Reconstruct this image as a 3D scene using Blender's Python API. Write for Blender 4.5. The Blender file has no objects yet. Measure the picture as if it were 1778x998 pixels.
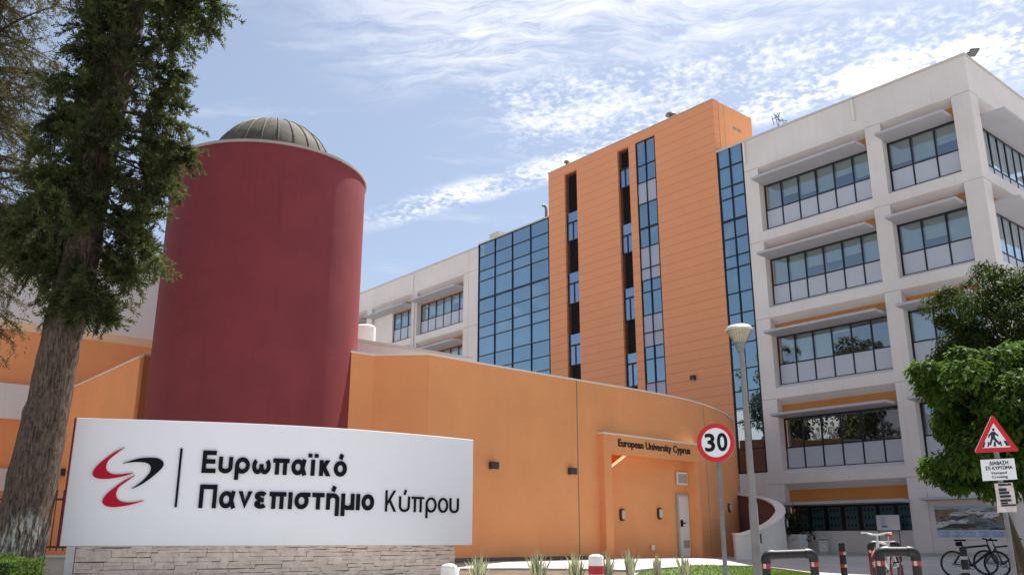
import bpy, bmesh, math, random
import numpy as np
from mathutils import Matrix, Vector
R = math.radians
rng = np.random.default_rng(7)
random.seed(7)
sc = bpy.context.scene
COL = sc.collection

# ------------------------------------------------------------------ camera
HC = 0.95                     # eye height
FPX, W0, H0 = 1527.7, 1778.0, 998.0
PITCH = R(15.949)
cam = bpy.data.cameras.new('camera')
cam.sensor_width = 36.0
cam.lens = 36.0 * FPX / W0
cam.clip_start, cam.clip_end = 0.1, 5000
camo = bpy.data.objects.new('camera', cam)
COL.objects.link(camo)
camo.location = (0, 0, HC)
camo.rotation_euler = (R(90) + PITCH, 0, 0)
sc.camera = camo

# ------------------------------------------------------------------ light
SUN_AZ, SUN_EL = R(35.0), R(60.0)      # azimuth clockwise from +Y
sun = bpy.data.lights.new('sun', 'SUN')
sun.energy, sun.angle, sun.color = 5.0, R(0.53), (1.0, 0.94, 0.86)
suno = bpy.data.objects.new('sun', sun)
COL.objects.link(suno)
sd_ = Vector((math.sin(SUN_AZ) * math.cos(SUN_EL), math.cos(SUN_AZ) * math.cos(SUN_EL), math.sin(SUN_EL)))
suno.rotation_euler = sd_.to_track_quat('Z', 'Y').to_euler()
suno.location = (30, 40, 60)

vs = sc.view_settings
vs.view_transform, vs.look, vs.exposure, vs.gamma = 'Standard', 'None', 1.05, 1.0
vs.use_curve_mapping = False
cy = sc.cycles
cy.max_bounces, cy.diffuse_bounces, cy.glossy_bounces = 8, 5, 3
cy.transmission_bounces, cy.transparent_max_bounces = 4, 10
cy.sample_clamp_indirect = 6.0
cy.use_denoising = True


class NT:
    """small helper round a node tree"""
    def __init__(s, tree):
        s.t = tree
        s.t.nodes.clear()
    def n(s, typ, **kw):
        nd = s.t.nodes.new(typ)
        for k, v in kw.items():
            if k.startswith('i_'):
                key = k[2:]
                key = int(key) if key.isdigit() else key.replace('_', ' ')
                nd.inputs[key].default_value = v
            else:
                setattr(nd, k, v)
        return nd
    def l(s, a, b):
        s.t.links.new(a, b)
    def val(s, x, sock):
        if isinstance(x, (int, float)):
            sock.default_value = x
        else:
            s.l(x, sock)
    def m(s, op, a, b=0.0, c=0.0):
        nd = s.n('ShaderNodeMath', operation=op)
        for x, sk in zip((a, b, c), nd.inputs):
            s.val(x, sk)
        return nd.outputs[0]
    def ss(s, x, lo, hi, a=0.0, b=1.0):
        nd = s.n('ShaderNodeMapRange', interpolation_type='SMOOTHSTEP')
        s.val(x, nd.inputs[0])
        for i, v in enumerate((lo, hi, a, b)):
            nd.inputs[i + 1].default_value = v
        return nd.outputs[0]
    def noise(s, vec, scale, detail=3.0, rough=0.55, dist=0.0):
        nd = s.n('ShaderNodeTexNoise')
        nd.inputs['Scale'].default_value = scale
        nd.inputs['Detail'].default_value = detail
        nd.inputs['Roughness'].default_value = rough
        nd.inputs['Distortion'].default_value = dist
        s.l(vec, nd.inputs['Vector'])
        return nd.outputs['Fac']
    def mixc(s, fac, a, b, blend='MIX'):
        nd = s.n('ShaderNodeMix', data_type='RGBA', blend_type=blend)
        s.val(fac, nd.inputs[0])
        for x, sk in ((a, nd.inputs[6]), (b, nd.inputs[7])):
            if isinstance(x, tuple):
                sk.default_value = (x[0], x[1], x[2], 1)
            else:
                s.l(x, sk)
        return nd.outputs[2]
    def xyz(s, x, y, z):
        nd = s.n('ShaderNodeCombineXYZ')
        for v, sk in zip((x, y, z), nd.inputs):
            s.val(v, sk)
        return nd.outputs[0]


world = bpy.data.worlds.new('World')
sc.world = world
world.use_nodes = True
w = NT(world.node_tree)
tc = w.n('ShaderNodeTexCoord').outputs['Generated']
sky = w.n('ShaderNodeTexSky', sky_type='NISHITA')
sky.sun_disc = False
sky.sun_elevation, sky.sun_rotation = SUN_EL, SUN_AZ
sky.altitude, sky.air_density, sky.dust_density, sky.ozone_density = 100, 1.0, 1.2, 1.0
sep = w.n('ShaderNodeSeparateXYZ')
w.l(tc, sep.inputs[0])
X_, Y_, Z_ = sep.outputs
zz = w.m('MAXIMUM', w.m('ADD', Z_, 0.08), 0.05)
px_, py_ = w.m('DIVIDE', X_, zz), w.m('DIVIDE', Y_, zz)     # the cloud layer seen as a plane overhead
A_ = w.m('SUBTRACT', w.m('MULTIPLY', px_, 0.944), w.m('MULTIPLY', py_, 0.33))
C_ = w.m('ADD', w.m('MULTIPLY', py_, 0.944), w.m('MULTIPLY', px_, 0.33))
P_ = w.xyz(px_, py_, 0.0)
Q_ = w.xyz(A_, C_, 0.0)
warp = w.noise(P_, 2.2, 4.0, 0.6)
Cw = w.m('ADD', C_, w.m('MULTIPLY', w.m('SUBTRACT', warp, 0.5), 0.22))
# thin combed cirrus overhead
St = w.xyz(w.m('MULTIPLY', A_, 0.32), w.m('ADD', Cw, w.m('MULTIPLY', A_, -0.22)), 0.0)
streak = w.noise(St, 22.0, 7.0, 0.72, 0.6)
soft = w.noise(Q_, 3.0, 5.0, 0.6)
cir = w.m('MULTIPLY', w.ss(Cw, 1.50, 1.38), w.ss(A_, -0.92, -0.45))
cir = w.m('MULTIPLY', cir, w.ss(A_, 0.42, -0.02))
cir = w.m('MULTIPLY', cir, w.ss(w.m('ADD', w.m('MULTIPLY', streak, 0.85), w.m('MULTIPLY', soft, 0.35)), 0.44, 0.76))
# rows of small puffs
puff = w.noise(Q_, 54.0, 5.0, 0.6, 0.25)
big = w.noise(Q_, 7.0, 3.0, 0.55)
pz = w.m('ADD', w.m('MULTIPLY', puff, 0.55), w.m('MULTIPLY', big, 0.58))
band = w.m('MULTIPLY', w.ss(Cw, 1.40, 1.52), w.ss(Cw, 1.80, 1.66))
band = w.m('MULTIPLY', band, w.ss(A_, -0.66, -0.50))
c1 = w.m('MULTIPLY', band, w.ss(w.m('ADD', pz, w.m('MULTIPLY', band, 0.05)), 0.52, 0.77))
# lower row by the tower
D_ = w.m('ADD', py_, w.m('MULTIPLY', px_, 0.63))
Dw = w.m('ADD', D_, w.m('MULTIPLY', w.m('SUBTRACT', warp, 0.5), 0.10))
low = w.m('MULTIPLY', w.ss(Dw, 1.86, 1.94), w.ss(Dw, 2.06, 1.98))
low = w.m('MULTIPLY', low, w.ss(px_, -0.48, -0.2))
c2 = w.m('MULTIPLY', low, w.ss(pz, 0.46, 0.66))
wisp = w.m('MULTIPLY', w.ss(w.noise(St, 7.0, 5.0, 0.6), 0.55, 0.8), 0.28)
clouds = w.m('MINIMUM', w.m('ADD', w.m('ADD', w.m('MULTIPLY', cir, 0.62), w.m('MULTIPLY', c1, 0.70)),
                            w.m('ADD', w.m('MULTIPLY', c2, 0.8), wisp)), 1.0)
clouds = w.m('MULTIPLY', clouds, w.ss(Z_, 0.02, 0.2))
skyc = w.mixc(0.27, sky.outputs[0], (4.6, 4.9, 5.6))
colr = w.mixc(clouds, skyc, (8.6, 8.6, 8.8))
bg = w.n('ShaderNodeBackground', i_Strength=0.072)
w.l(colr, bg.inputs['Color'])
wo = w.n('ShaderNodeOutputWorld')
w.l(bg.outputs[0], wo.inputs[0])

# ------------------------------------------------------------------ frames of reference
AZ = R(40.093)
C0 = np.array([19.055, 33.0, 0.0])                           # street corner of the office building
UV = np.array([-math.sin(AZ), math.cos(AZ), 0.0])            # along the facade, away to the left
VV = np.array([math.cos(AZ), math.sin(AZ), 0.0])             # into the building


def SD(s, d, z):
    q = C0 + s * UV + d * VV
    return (q[0], q[1], z)


BROT = math.atan2(-UV[1], -UV[0])                            # local x = -s, local y = d


def ray(px, py):
    r, u = (px - W0 / 2) / FPX, (H0 / 2 - py) / FPX
    return np.array([r, math.cos(PITCH) - u * math.sin(PITCH), math.sin(PITCH) + u * math.cos(PITCH)])


def P(px, py, Y):
    """point on a survey ray at depth Y"""
    D = ray(px, py)
    q = np.array([0, 0, HC]) + D * (Y / D[1])
    return tuple(float(v) for v in q)


def onF(px, py, d=0.0):
    D = ray(px, py)
    o = np.array([0, 0, HC])
    t = np.dot(C0 + d * VV - o, VV) / np.dot(D, VV)
    q = o + t * D
    return float(np.dot(q - C0, UV)), float(q[2])


def smooth(t):
    t = np.clip(t, 0, 1)
    return t * t * (3 - 2 * t)


def gz(x, y):
    """height of the ground: the street is at 0, the forecourt a little higher"""
    k = smooth((np.asarray(x, float) - 4.0) / 4.0)
    y0, y1 = 20.5 + 5.5 * k, 24.5 + 8.0 * k
    return (0.38 - 0.06 * k) * smooth((np.asarray(y, float) - y0) / (y1 - y0))


def ghit(px, py):
    D = ray(px, py)
    prev = 0
    for t in np.arange(5, 80, 0.02):
        q = D * t
        if HC + q[2] < gz(q[0], q[1]):
            return float(q[0]), float(q[1])
    return float(q[0]), float(q[1])


# ------------------------------------------------------------------ materials
MATS = {}


def mat(name, col, rough=0.75, var=0.10, vscale=1.2, bump=0.0, bscale=60.0, metal=0.0, spec=0.35, streak=0.0, fine=0.0, coat=0.0):
    if name in MATS:
        return MATS[name]
    m = bpy.data.materials.new(name)
    m.use_nodes = True
    t = NT(m.node_tree)
    geo = t.n('ShaderNodeNewGeometry')
    pos = geo.outputs['Position']
    b = t.n('ShaderNodeBsdfPrincipled', i_Roughness=rough, i_Metallic=metal)
    b.inputs['Specular IOR Level'].default_value = spec
    b.inputs['Coat Weight'].default_value = coat
    c = t.mixc(0.0, col, col)
    if var > 0:
        f = t.ss(t.noise(pos, vscale, 5.0, 0.62), 0.3, 0.7)
        dark = tuple(x * (1 - var) for x in col)
        lite = tuple(min(1, x * (1 + var * 0.6)) for x in col)
        c = t.mixc(f, dark, lite)
    if streak > 0:
        s3 = t.n('ShaderNodeSeparateXYZ')
        t.l(pos, s3.inputs[0])
        sv = t.xyz(t.m('MULTIPLY', s3.outputs[0], 3.5), t.m('MULTIPLY', s3.outputs[1], 3.5), t.m('MULTIPLY', s3.outputs[2], 0.16))
        f = t.ss(t.noise(sv, 1.6, 5.0, 0.65), 0.52, 0.8)
        c = t.mixc(t.m('MULTIPLY', f, streak), c, tuple(x * 0.55 for x in col))
    if fine > 0:
        f = t.noise(pos, 45.0, 3.0, 0.7)
        c = t.mixc(t.m('MULTIPLY', t.ss(f, 0.35, 0.75), fine), c, tuple(x * 0.6 for x in col))
    t.l(c, b.inputs['Base Color'])
    if bump > 0:
        bp = t.n('ShaderNodeBump', i_Strength=bump, i_Distance=0.01)
        t.l(t.noise(pos, bscale, 4.0, 0.6), bp.inputs['Height'])
        t.l(bp.outputs[0], b.inputs['Normal'])
    o = t.n('ShaderNodeOutputMaterial')
    t.l(b.outputs[0], o.inputs[0])
    MATS[name] = m
    return m


def glass(name, tint, refl, facing0=0.3, facing1=0.85):
    """coated window glass: mirror over a tinted clear pane"""
    m = bpy.data.materials.new(name)
    m.use_nodes = True
    t = NT(m.node_tree)
    lw = t.n('ShaderNodeLayerWeight', i_Blend=0.5)
    f = t.ss(lw.outputs['Facing'], 0.2, 1.0, facing0, facing1)
    g = t.n('ShaderNodeBsdfGlossy', i_Roughness=0.012)
    g.inputs['Color'].default_value = (*refl, 1)
    geo = t.n('ShaderNodeNewGeometry')
    bp = t.n('ShaderNodeBump', i_Strength=0.05, i_Distance=0.02)
    t.l(t.noise(geo.outputs['Position'], 1.3, 2.0, 0.5), bp.inputs['Height'])
    t.l(bp.outputs[0], g.inputs['Normal'])
    tr = t.n('ShaderNodeBsdfTransparent')
    tr.inputs['Color'].default_value = (*tint, 1)
    mx = t.n('ShaderNodeMixShader')
    t.l(f, mx.inputs[0])
    t.l(tr.outputs[0], mx.inputs[1])
    t.l(g.outputs[0], mx.inputs[2])
    o = t.n('ShaderNodeOutputMaterial')
    t.l(mx.outputs[0], o.inputs[0])
    return m


def leafmat(name, cols, trans=0.3, scale=1.5, rough=0.6):
    m = bpy.data.materials.new(name)
    m.use_nodes = True
    t = NT(m.node_tree)
    geo = t.n('ShaderNodeNewGeometry')
    f = t.noise(geo.outputs['Position'], scale, 3.0, 0.6)
    f2 = t.noise(geo.outputs['Position'], 9.0, 2.0, 0.6)
    c = t.mixc(t.ss(f, 0.36, 0.64), cols[0], cols[1])
    c = t.mixc(t.m('MULTIPLY', t.ss(f2, 0.5, 0.75), 0.7), c, cols[2])
    b = t.n('ShaderNodeBsdfPrincipled', i_Roughness=rough)
    b.inputs['Specular IOR Level'].default_value = 0.05
    t.l(c, b.inputs['Base Color'])
    tl = t.n('ShaderNodeBsdfTranslucent')
    t.l(t.mixc(0.5, c, (cols[1][0] * 1.5, cols[1][1] * 1.6, cols[1][2])), tl.inputs['Color'])
    mx = t.n('ShaderNodeMixShader', i_0=trans)
    t.l(b.outputs[0], mx.inputs[1])
    t.l(tl.outputs[0], mx.inputs[2])
    o = t.n('ShaderNodeOutputMaterial')
    t.l(mx.outputs[0], o.inputs[0])
    return m


def cladding_mat():
    m = bpy.data.materials.new('terracotta_cladding')
    m.use_nodes = True
    t = NT(m.node_tree)
    geo = t.n('ShaderNodeNewGeometry')
    s3 = t.n('ShaderNodeSeparateXYZ')
    t.l(geo.outputs['Position'], s3.inputs[0])
    q = t.m('DIVIDE', t.m('SUBTRACT', s3.outputs[2], 23.19), 0.497)
    fr = t.m('FRACT', q)
    line = t.m('MAXIMUM', t.m('LESS_THAN', fr, 0.026), t.m('GREATER_THAN', fr, 0.990))
    cell = t.n('ShaderNodeTexWhiteNoise', noise_dimensions='1D')
    t.l(t.m('FLOOR', q), cell.inputs['W'])
    base = (0.66, 0.28, 0.135)
    c = t.mixc(t.noise(geo.outputs['Position'], 0.5, 4.0, 0.6), tuple(x * 0.93 for x in base), tuple(x * 1.05 for x in base))
    c = t.mixc(t.m('MULTIPLY', cell.outputs[0], 0.10), c, tuple(x * 0.7 for x in base))
    c = t.mixc(line, c, (0.33, 0.13, 0.06))
    b = t.n('ShaderNodeBsdfPrincipled', i_Roughness=0.55)
    b.inputs['Specular IOR Level'].default_value = 0.3
    t.l(c, b.inputs['Base Color'])
    o = t.n('ShaderNodeOutputMaterial')
    t.l(b.outputs[0], o.inputs[0])
    return m


def concrete_paving():
    m = bpy.data.materials.new('pale_paving')
    m.use_nodes = True
    t = NT(m.node_tree)
    geo = t.n('ShaderNodeNewGeometry')
    pos = geo.outputs['Position']
    c = t.mixc(t.ss(t.noise(pos, 0.45, 5.0, 0.65), 0.3, 0.7), (0.40, 0.385, 0.365), (0.50, 0.485, 0.46))
    c = t.mixc(t.m('MULTIPLY', t.noise(pos, 30.0, 3.0, 0.7), 0.35), c, (0.30, 0.29, 0.275))
    br = t.n('ShaderNodeTexBrick', offset=0.0)
    br.inputs['Scale'].default_value = 1.0
    br.inputs['Mortar Size'].default_value = 0.012
    br.inputs['Brick Width'].default_value = 1.2
    br.inputs['Row Height'].default_value = 1.2
    t.l(pos, br.inputs['Vector'])
    c = t.mixc(t.m('MULTIPLY', br.outputs['Fac'], 0.6), c, (0.17, 0.165, 0.16))
    b = t.n('ShaderNodeBsdfPrincipled', i_Roughness=0.8)
    b.inputs['Specular IOR Level'].default_value = 0.3
    t.l(c, b.inputs['Base Color'])
    o = t.n('ShaderNodeOutputMaterial')
    t.l(b.outputs[0], o.inputs[0])
    return m


def bark_mat(name, c0, c1, wash=False):
    m = bpy.data.materials.new(name)
    m.use_nodes = True
    t = NT(m.node_tree)
    geo = t.n('ShaderNodeNewGeometry')
    s3 = t.n('ShaderNodeSeparateXYZ')
    pos = geo.outputs['Position']
    t.l(pos, s3.inputs[0])
    sv = t.xyz(t.m('MULTIPLY', s3.outputs[0], 9.0), t.m('MULTIPLY', s3.outputs[1], 9.0), t.m('MULTIPLY', s3.outputs[2], 1.5))
    f = t.noise(sv, 3.4, 8.0, 0.75, 0.8)
    c = t.mixc(t.ss(f, 0.36, 0.66), c0, c1)
    if wash:
        # old lime wash and pale green paint flaking off the foot of the trunk
        n1 = t.noise(sv, 1.5, 6.0, 0.75)
        zf = t.ss(t.m('ADD', s3.outputs[2], t.m('MULTIPLY', t.noise(pos, 5.0, 3.0), 0.5)), 1.75, 1.3)
        k = t.m('MULTIPLY', t.ss(n1, 0.47, 0.60), zf)
        c = t.mixc(t.m('MULTIPLY', k, 0.85), c, (0.50, 0.52, 0.49))
        k2 = t.m('MULTIPLY', t.ss(t.noise(pos, 3.2, 4.0, 0.7), 0.52, 0.62), k)
        c = t.mixc(k2, c, (0.30, 0.46, 0.41))
    b = t.n('ShaderNodeBsdfPrincipled', i_Roughness=0.9)
    b.inputs['Specular IOR Level'].default_value = 0.15
    t.l(c, b.inputs['Base Color'])
    bp = t.n('ShaderNodeBump', i_Strength=0.9, i_Distance=0.04)
    t.l(f, bp.inputs['Height'])
    t.l(bp.outputs[0], b.inputs['Normal'])
    o = t.n('ShaderNodeOutputMaterial')
    t.l(b.outputs[0], o.inputs[0])
    return m


M_white = mat('cream_render', (0.65, 0.61, 0.59), 0.85, 0.06, 0.4, 0.12, 90, streak=0.20)
M_coping = mat('grey_coping', (0.50, 0.48, 0.45), 0.6, 0.08, 1.0)
M_awning = mat('grey_awning', (0.42, 0.42, 0.46), 0.65, 0.05, 0.6, streak=0.05)
M_groove = mat('joint_dark', (0.25, 0.22, 0.19), 0.9, 0)  # even dark grey-brown of the wall joints, vents and grille bars
M_orange = mat('orange_render', (0.79, 0.325, 0.13), 0.8, 0.06, 0.6, 0.2, 110, streak=0.09)
M_oband = mat('orange_band', (0.50, 0.20, 0.05), 0.85, 0.05, 0.6)
M_clad = cladding_mat()
M_clad2 = mat('orange_side_render', (0.66, 0.29, 0.13), 0.8, 0.05, 0.5, streak=0.08)
M_red = mat("dark_red_render", (0.205, 0.030, 0.037), 0.65, 0.13, 0.7, 0.3, 120, spec=0.35, streak=0.38)
M_rimgrey = mat('rim_metal', (0.40, 0.36, 0.33), 0.6, 0.05)
M_dome = mat('weathered_zinc', (0.105, 0.097, 0.074), 0.8, 0.4, 2.5, 0.1, 30, spec=0.2, streak=0.55)
M_rib = mat('dome_seam', (0.10, 0.095, 0.08), 0.6, 0.1)
M_frame = mat('dark_frame', (0.012, 0.016, 0.025), 0.4, 0)
M_louvre = mat('black_louvre', (0.012, 0.012, 0.017), 0.5, 0)
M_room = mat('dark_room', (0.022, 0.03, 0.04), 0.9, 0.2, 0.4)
M_blind = mat('pale_blind', (0.42, 0.43, 0.40), 0.8, 0.06, 0.9)
M_spandrel = mat('grey_spandrel', (0.43, 0.46, 0.53), 0.35, 0.03, 0.7, spec=0.5)
M_spandrel2 = mat('bluegrey_spandrel', (0.34, 0.36, 0.46), 0.3, 0.03, 0.7, spec=0.5)
G_win = glass('window_glass', (0.68, 0.77, 0.76), (0.80, 0.92, 1.0), 0.29, 0.9)
G_blue = glass('blue_glass', (0.40, 0.54, 0.64), (0.60, 0.80, 0.94), 0.46, 0.9)
M_cwback = mat('curtain_wall_back', (0.10, 0.17, 0.24), 0.8, 0.25, 0.7)
M_cwblind = mat('curtain_wall_blind', (0.50, 0.56, 0.60), 0.8, 0.15, 0.5)
M_pave = concrete_paving()
M_asph = mat('asphalt', (0.055, 0.054, 0.053), 0.9, 0.2, 1.5, 0.5, 150, fine=0.3)
M_kerb = mat('kerb_stone', (0.42, 0.40, 0.36), 0.85, 0.15, 2.0, 0.2, 60)
M_soil = mat('soil', (0.13, 0.095, 0.065), 0.95, 0.3, 3.0, 0.6, 60)
M_grassbase = mat('turf', (0.09, 0.14, 0.03), 0.95, 0.3, 2.0)
M_plinth = mat('dark_plinth', (0.16, 0.13, 0.11), 0.85, 0.2, 3.0)
M_signw = mat('sign_white', (0.80, 0.80, 0.84), 0.55, 0.025, 0.5, 0.05, 120, streak=0.03)
M_black = mat('sign_black', (0.007, 0.007, 0.011), 0.7, 0, spec=0.12)
M_swred = mat('sign_red', (0.44, 0.008, 0.028), 0.65, 0, spec=0.15)
M_darkred = mat('sign_edge_red', (0.20, 0.02, 0.04), 0.6, 0.05)
M_stone = mat('ledge_stone', (0.70, 0.58, 0.50), 0.85, 0.18, 6.0, 0.35, 50, fine=0.25)
M_steel = mat('galvanised_steel', (0.15, 0.157, 0.168), 0.55, 0.2, 6.0, metal=0.2, spec=0.5)
M_pole = mat('painted_pole', (0.22, 0.212, 0.20), 0.5, 0.12, 3.0, metal=0.1)
M_lampcap = mat('lamp_cap', (0.62, 0.62, 0.60), 0.3, 0.05, metal=0.5)
M_lens = mat('lamp_lens', (0.30, 0.27, 0.20), 0.25, 0.15, 8.0, spec=0.6)
M_signface = mat('traffic_sign_white', (0.70, 0.71, 0.73), 0.5, 0.03)
M_signred = mat('traffic_sign_red', (0.50, 0.012, 0.02), 0.45, 0.04)
M_ink = mat('ink', (0.015, 0.022, 0.03), 0.5, 0)
M_blackpl = mat('black_plastic', (0.012, 0.012, 0.014), 0.45, 0.2, 4.0, spec=0.4)
M_tapered = mat('red_tape', (0.42, 0.025, 0.025), 0.5, 0.25, 20.0)
M_tapewht = mat('white_tape', (0.46, 0.45, 0.44), 0.55, 0.25, 20.0)
M_concw = mat('white_paint', (0.66, 0.645, 0.62), 0.7, 0.12, 6.0, 0.2, 70, streak=0.15)
M_bandred = mat('bollard_red', (0.34, 0.022, 0.025), 0.6, 0.15, 5.0)
M_iron = mat('black_iron', (0.02, 0.018, 0.017), 0.55, 0.15, 5.0)
M_lampbox = mat('dark_lamp_box', (0.05, 0.045, 0.045), 0.5, 0.1)
M_bulk = mat('pale_lens', (0.55, 0.52, 0.45), 0.35, 0.05)
M_door = mat('white_door', (0.62, 0.575, 0.54), 0.55, 0.05, 1.0)
M_vent = mat('vent_grey', (0.42, 0.36, 0.30), 0.6, 0.1)
M_letter = mat('dark_letters', (0.012, 0.009, 0.008), 0.5, 0)
M_trim = mat('white_trim', (0.72, 0.70, 0.66), 0.6, 0.03)
M_wallred = mat('maroon_render', (0.20, 0.085, 0.085), 0.85, 0.1)
M_bark = bark_mat('cypress_bark', (0.030, 0.022, 0.017), (0.17, 0.125, 0.098), True)
M_bark2 = bark_mat('brown_bark', (0.025, 0.018, 0.012), (0.10, 0.075, 0.055))
M_wood = mat('stake_wood', (0.045, 0.032, 0.018), 0.85, 0.25, 5.0, 0.3, 40)
L_cyp = leafmat('cypress_leaf', [(0.032, 0.038, 0.018), (0.088, 0.108, 0.042), (0.16, 0.13, 0.075)], 0.38, 1.8)
L_con = leafmat('conifer_leaf', [(0.055, 0.055, 0.026), (0.11, 0.10, 0.048), (0.16, 0.115, 0.07)], 0.34, 1.0)
L_brt = leafmat('bright_leaf', [(0.034, 0.066, 0.013), (0.072, 0.130, 0.022), (0.135, 0.17, 0.036)], 0.32, 1.3, 0.6)
L_drk = leafmat('dark_leaf', [(0.020, 0.036, 0.010), (0.050, 0.074, 0.017), (0.10, 0.11, 0.025)], 0.30, 1.6, 0.6)
L_hedge = leafmat('hedge_leaf', [(0.045, 0.085, 0.018), (0.09, 0.15, 0.03), (0.15, 0.18, 0.05)], 0.3, 5.0)
L_grass = leafmat('grass_blade', [(0.075, 0.13, 0.02), (0.13, 0.20, 0.035), (0.20, 0.22, 0.06)], 0.3, 3.0)
L_shrub = leafmat('shrub_leaf', [(0.012, 0.018, 0.008), (0.03, 0.045, 0.016), (0.05, 0.05, 0.02)], 0.2, 2.0)
L_yuc = leafmat('yucca_leaf', [(0.16, 0.19, 0.09), (0.24, 0.27, 0.14), (0.30, 0.29, 0.18)], 0.25, 6.0)
L_yuce = mat('yucca_edge', (0.52, 0.50, 0.36), 0.6, 0.1, 6.0)


# ------------------------------------------------------------------ mesh building
class MB:
    def __init__(s, T=None):
        s.v, s.f, s.mi, s.T, s.cur = [], [], [], T, 0
    def V(s, p):
        s.v.append(tuple(s.T(*p)) if s.T else tuple(p))
        return len(s.v) - 1
    def F(s, *ids):
        s.f.append(tuple(ids))
        s.mi.append(s.cur)
    def poly(s, pts):
        s.F(*[s.V(p) for p in pts])
    def box(s, x0, x1, y0, y1, z0, z1):
        i = [s.V(p) for p in ((x0, y0, z0), (x1, y0, z0), (x1, y1, z0), (x0, y1, z0), (x0, y0, z1), (x1, y0, z1), (x1, y1, z1), (x0, y1, z1))]
        for q in ((0, 3, 2, 1), (4, 5, 6, 7), (0, 1, 5, 4), (1, 2, 6, 5), (2, 3, 7, 6), (3, 0, 4, 7)):
            s.F(*[i[k] for k in q])
        return s
    def prism(s, prof, a0, a1, axis):
        """extrude a 2D profile; axis 'x': profile (y,z); 'y': (x,z); 'z': (x,y)"""
        def pt(p, a):
            return {'x': (a, p[0], p[1]), 'y': (p[0], a, p[1]), 'z': (p[0], p[1], a)}[axis]
        A = [s.V(pt(p, a0)) for p in prof]
        B = [s.V(pt(p, a1)) for p in prof]
        n = len(prof)
        s.F(*A[::-1])
        s.F(*B)
        for k in range(n):
            s.F(A[k], A[(k + 1) % n], B[(k + 1) % n], B[k])
        return s
    def strip(s, plan, z0, z1, th, side=1):
        """a wall of thickness th along a plan polyline; z0/z1 numbers or lists; th goes to the left of travel * side"""
        n = len(plan)
        z0 = [z0] * n if isinstance(z0, (int, float)) else z0
        z1 = [z1] * n if isinstance(z1, (int, float)) else z1
        p = np.array(plan, float)
        t = np.gradient(p, axis=0)
        t /= np.linalg.norm(t, axis=1)[:, None]
        nr = np.stack([-t[:, 1], t[:, 0]], 1) * side
        q = p + nr * th
        rows = []
        for k in range(n):
            rows.append([s.V((p[k][0], p[k][1], z0[k])), s.V((p[k][0], p[k][1], z1[k])), s.V((q[k][0], q[k][1], z1[k])), s.V((q[k][0], q[k][1], z0[k]))])
        for k in range(n - 1):
            a, b = rows[k], rows[k + 1]
            for j in range(4):
                s.F(a[j], b[j], b[(j + 1) % 4], a[(j + 1) % 4])
        s.F(*rows[0])
        s.F(*rows[-1][::-1])
        return s
    def lathe(s, prof, c=(0, 0, 0), n=32, M=None):
        rows = []
        for r, z in prof:
            if r < 1e-6:
                p = Vector((0, 0, z))
                p = (M @ p) if M else p
                rows.append([s.V((c[0] + p.x, c[1] + p.y, c[2] + p.z))])
            else:
                row = []
                for k in range(n):
                    a = 2 * math.pi * k / n
                    p = Vector((r * math.cos(a), r * math.sin(a), z))
                    p = (M @ p) if M else p
                    row.append(s.V((c[0] + p.x, c[1] + p.y, c[2] + p.z)))
                rows.append(row)
        for a, b in zip(rows, rows[1:]):
            if len(a) == 1 and len(b) == 1:
                continue
            for k in range(n):
                k2 = (k + 1) % n
                if len(a) == 1:
                    s.F(a[0], b[k2], b[k])
                elif len(b) == 1:
                    s.F(a[k], a[k2], b[0])
                else:
                    s.F(a[k], a[k2], b[k2], b[k])
        return s
    def tube(s, pts, r, n=10, cap=True):
        pts = [Vector(p) for p in pts]
        rs = [r] * len(pts) if isinstance(r, (int, float)) else r
        rows = []
        up = None
        for k, p in enumerate(pts):
            d = (pts[min(k + 1, len(pts) - 1)] - pts[max(k - 1, 0)]).normalized()
            if up is None:
                up = Vector((0, 0, 1)) if abs(d.z) < 0.9 else Vector((0, 1, 0))
            a = d.cross(up).normalized()
            b = a.cross(d).normalized()
            up = b
            rows.append([s.V(tuple(p + a * (rs[k] * math.cos(2 * math.pi * j / n)) + b * (rs[k] * math.sin(2 * math.pi * j / n)))) for j in range(n)])
        for a, b in zip(rows, rows[1:]):
            for k in range(n):
                s.F(a[k], a[(k + 1) % n], b[(k + 1) % n], b[k])
        if cap:
            s.F(*rows[0][::-1])
            s.F(*rows[-1])
        return s
    def torus(s, c, R0, r, M, n=36, m=8):
        rows = []
        for k in range(n):
            a = 2 * math.pi * k / n
            row = []
            for j in range(m):
                b = 2 * math.pi * j / m
                p = M @ Vector(((R0 + r * math.cos(b)) * math.cos(a), (R0 + r * math.cos(b)) * math.sin(a), r * math.sin(b)))
                row.append(s.V((c[0] + p.x, c[1] + p.y, c[2] + p.z)))
            rows.append(row)
        for k in range(n):
            a, b = rows[k], rows[(k + 1) % n]
            for j in range(m):
                s.F(a[j], b[j], b[(j + 1) % m], a[(j + 1) % m])
        return s


WM = {}


def link(name, me, parent, mats):
    o = bpy.data.objects.new(name, me)
    COL.objects.link(o)
    for m in (mats if isinstance(mats, (list, tuple)) else [mats]):
        me.materials.append(m)
    if parent:
        o.parent = parent
        WM[o.name] = WM[parent.name]
    else:
        WM[o.name] = Matrix.Identity(4)
    return o


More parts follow.
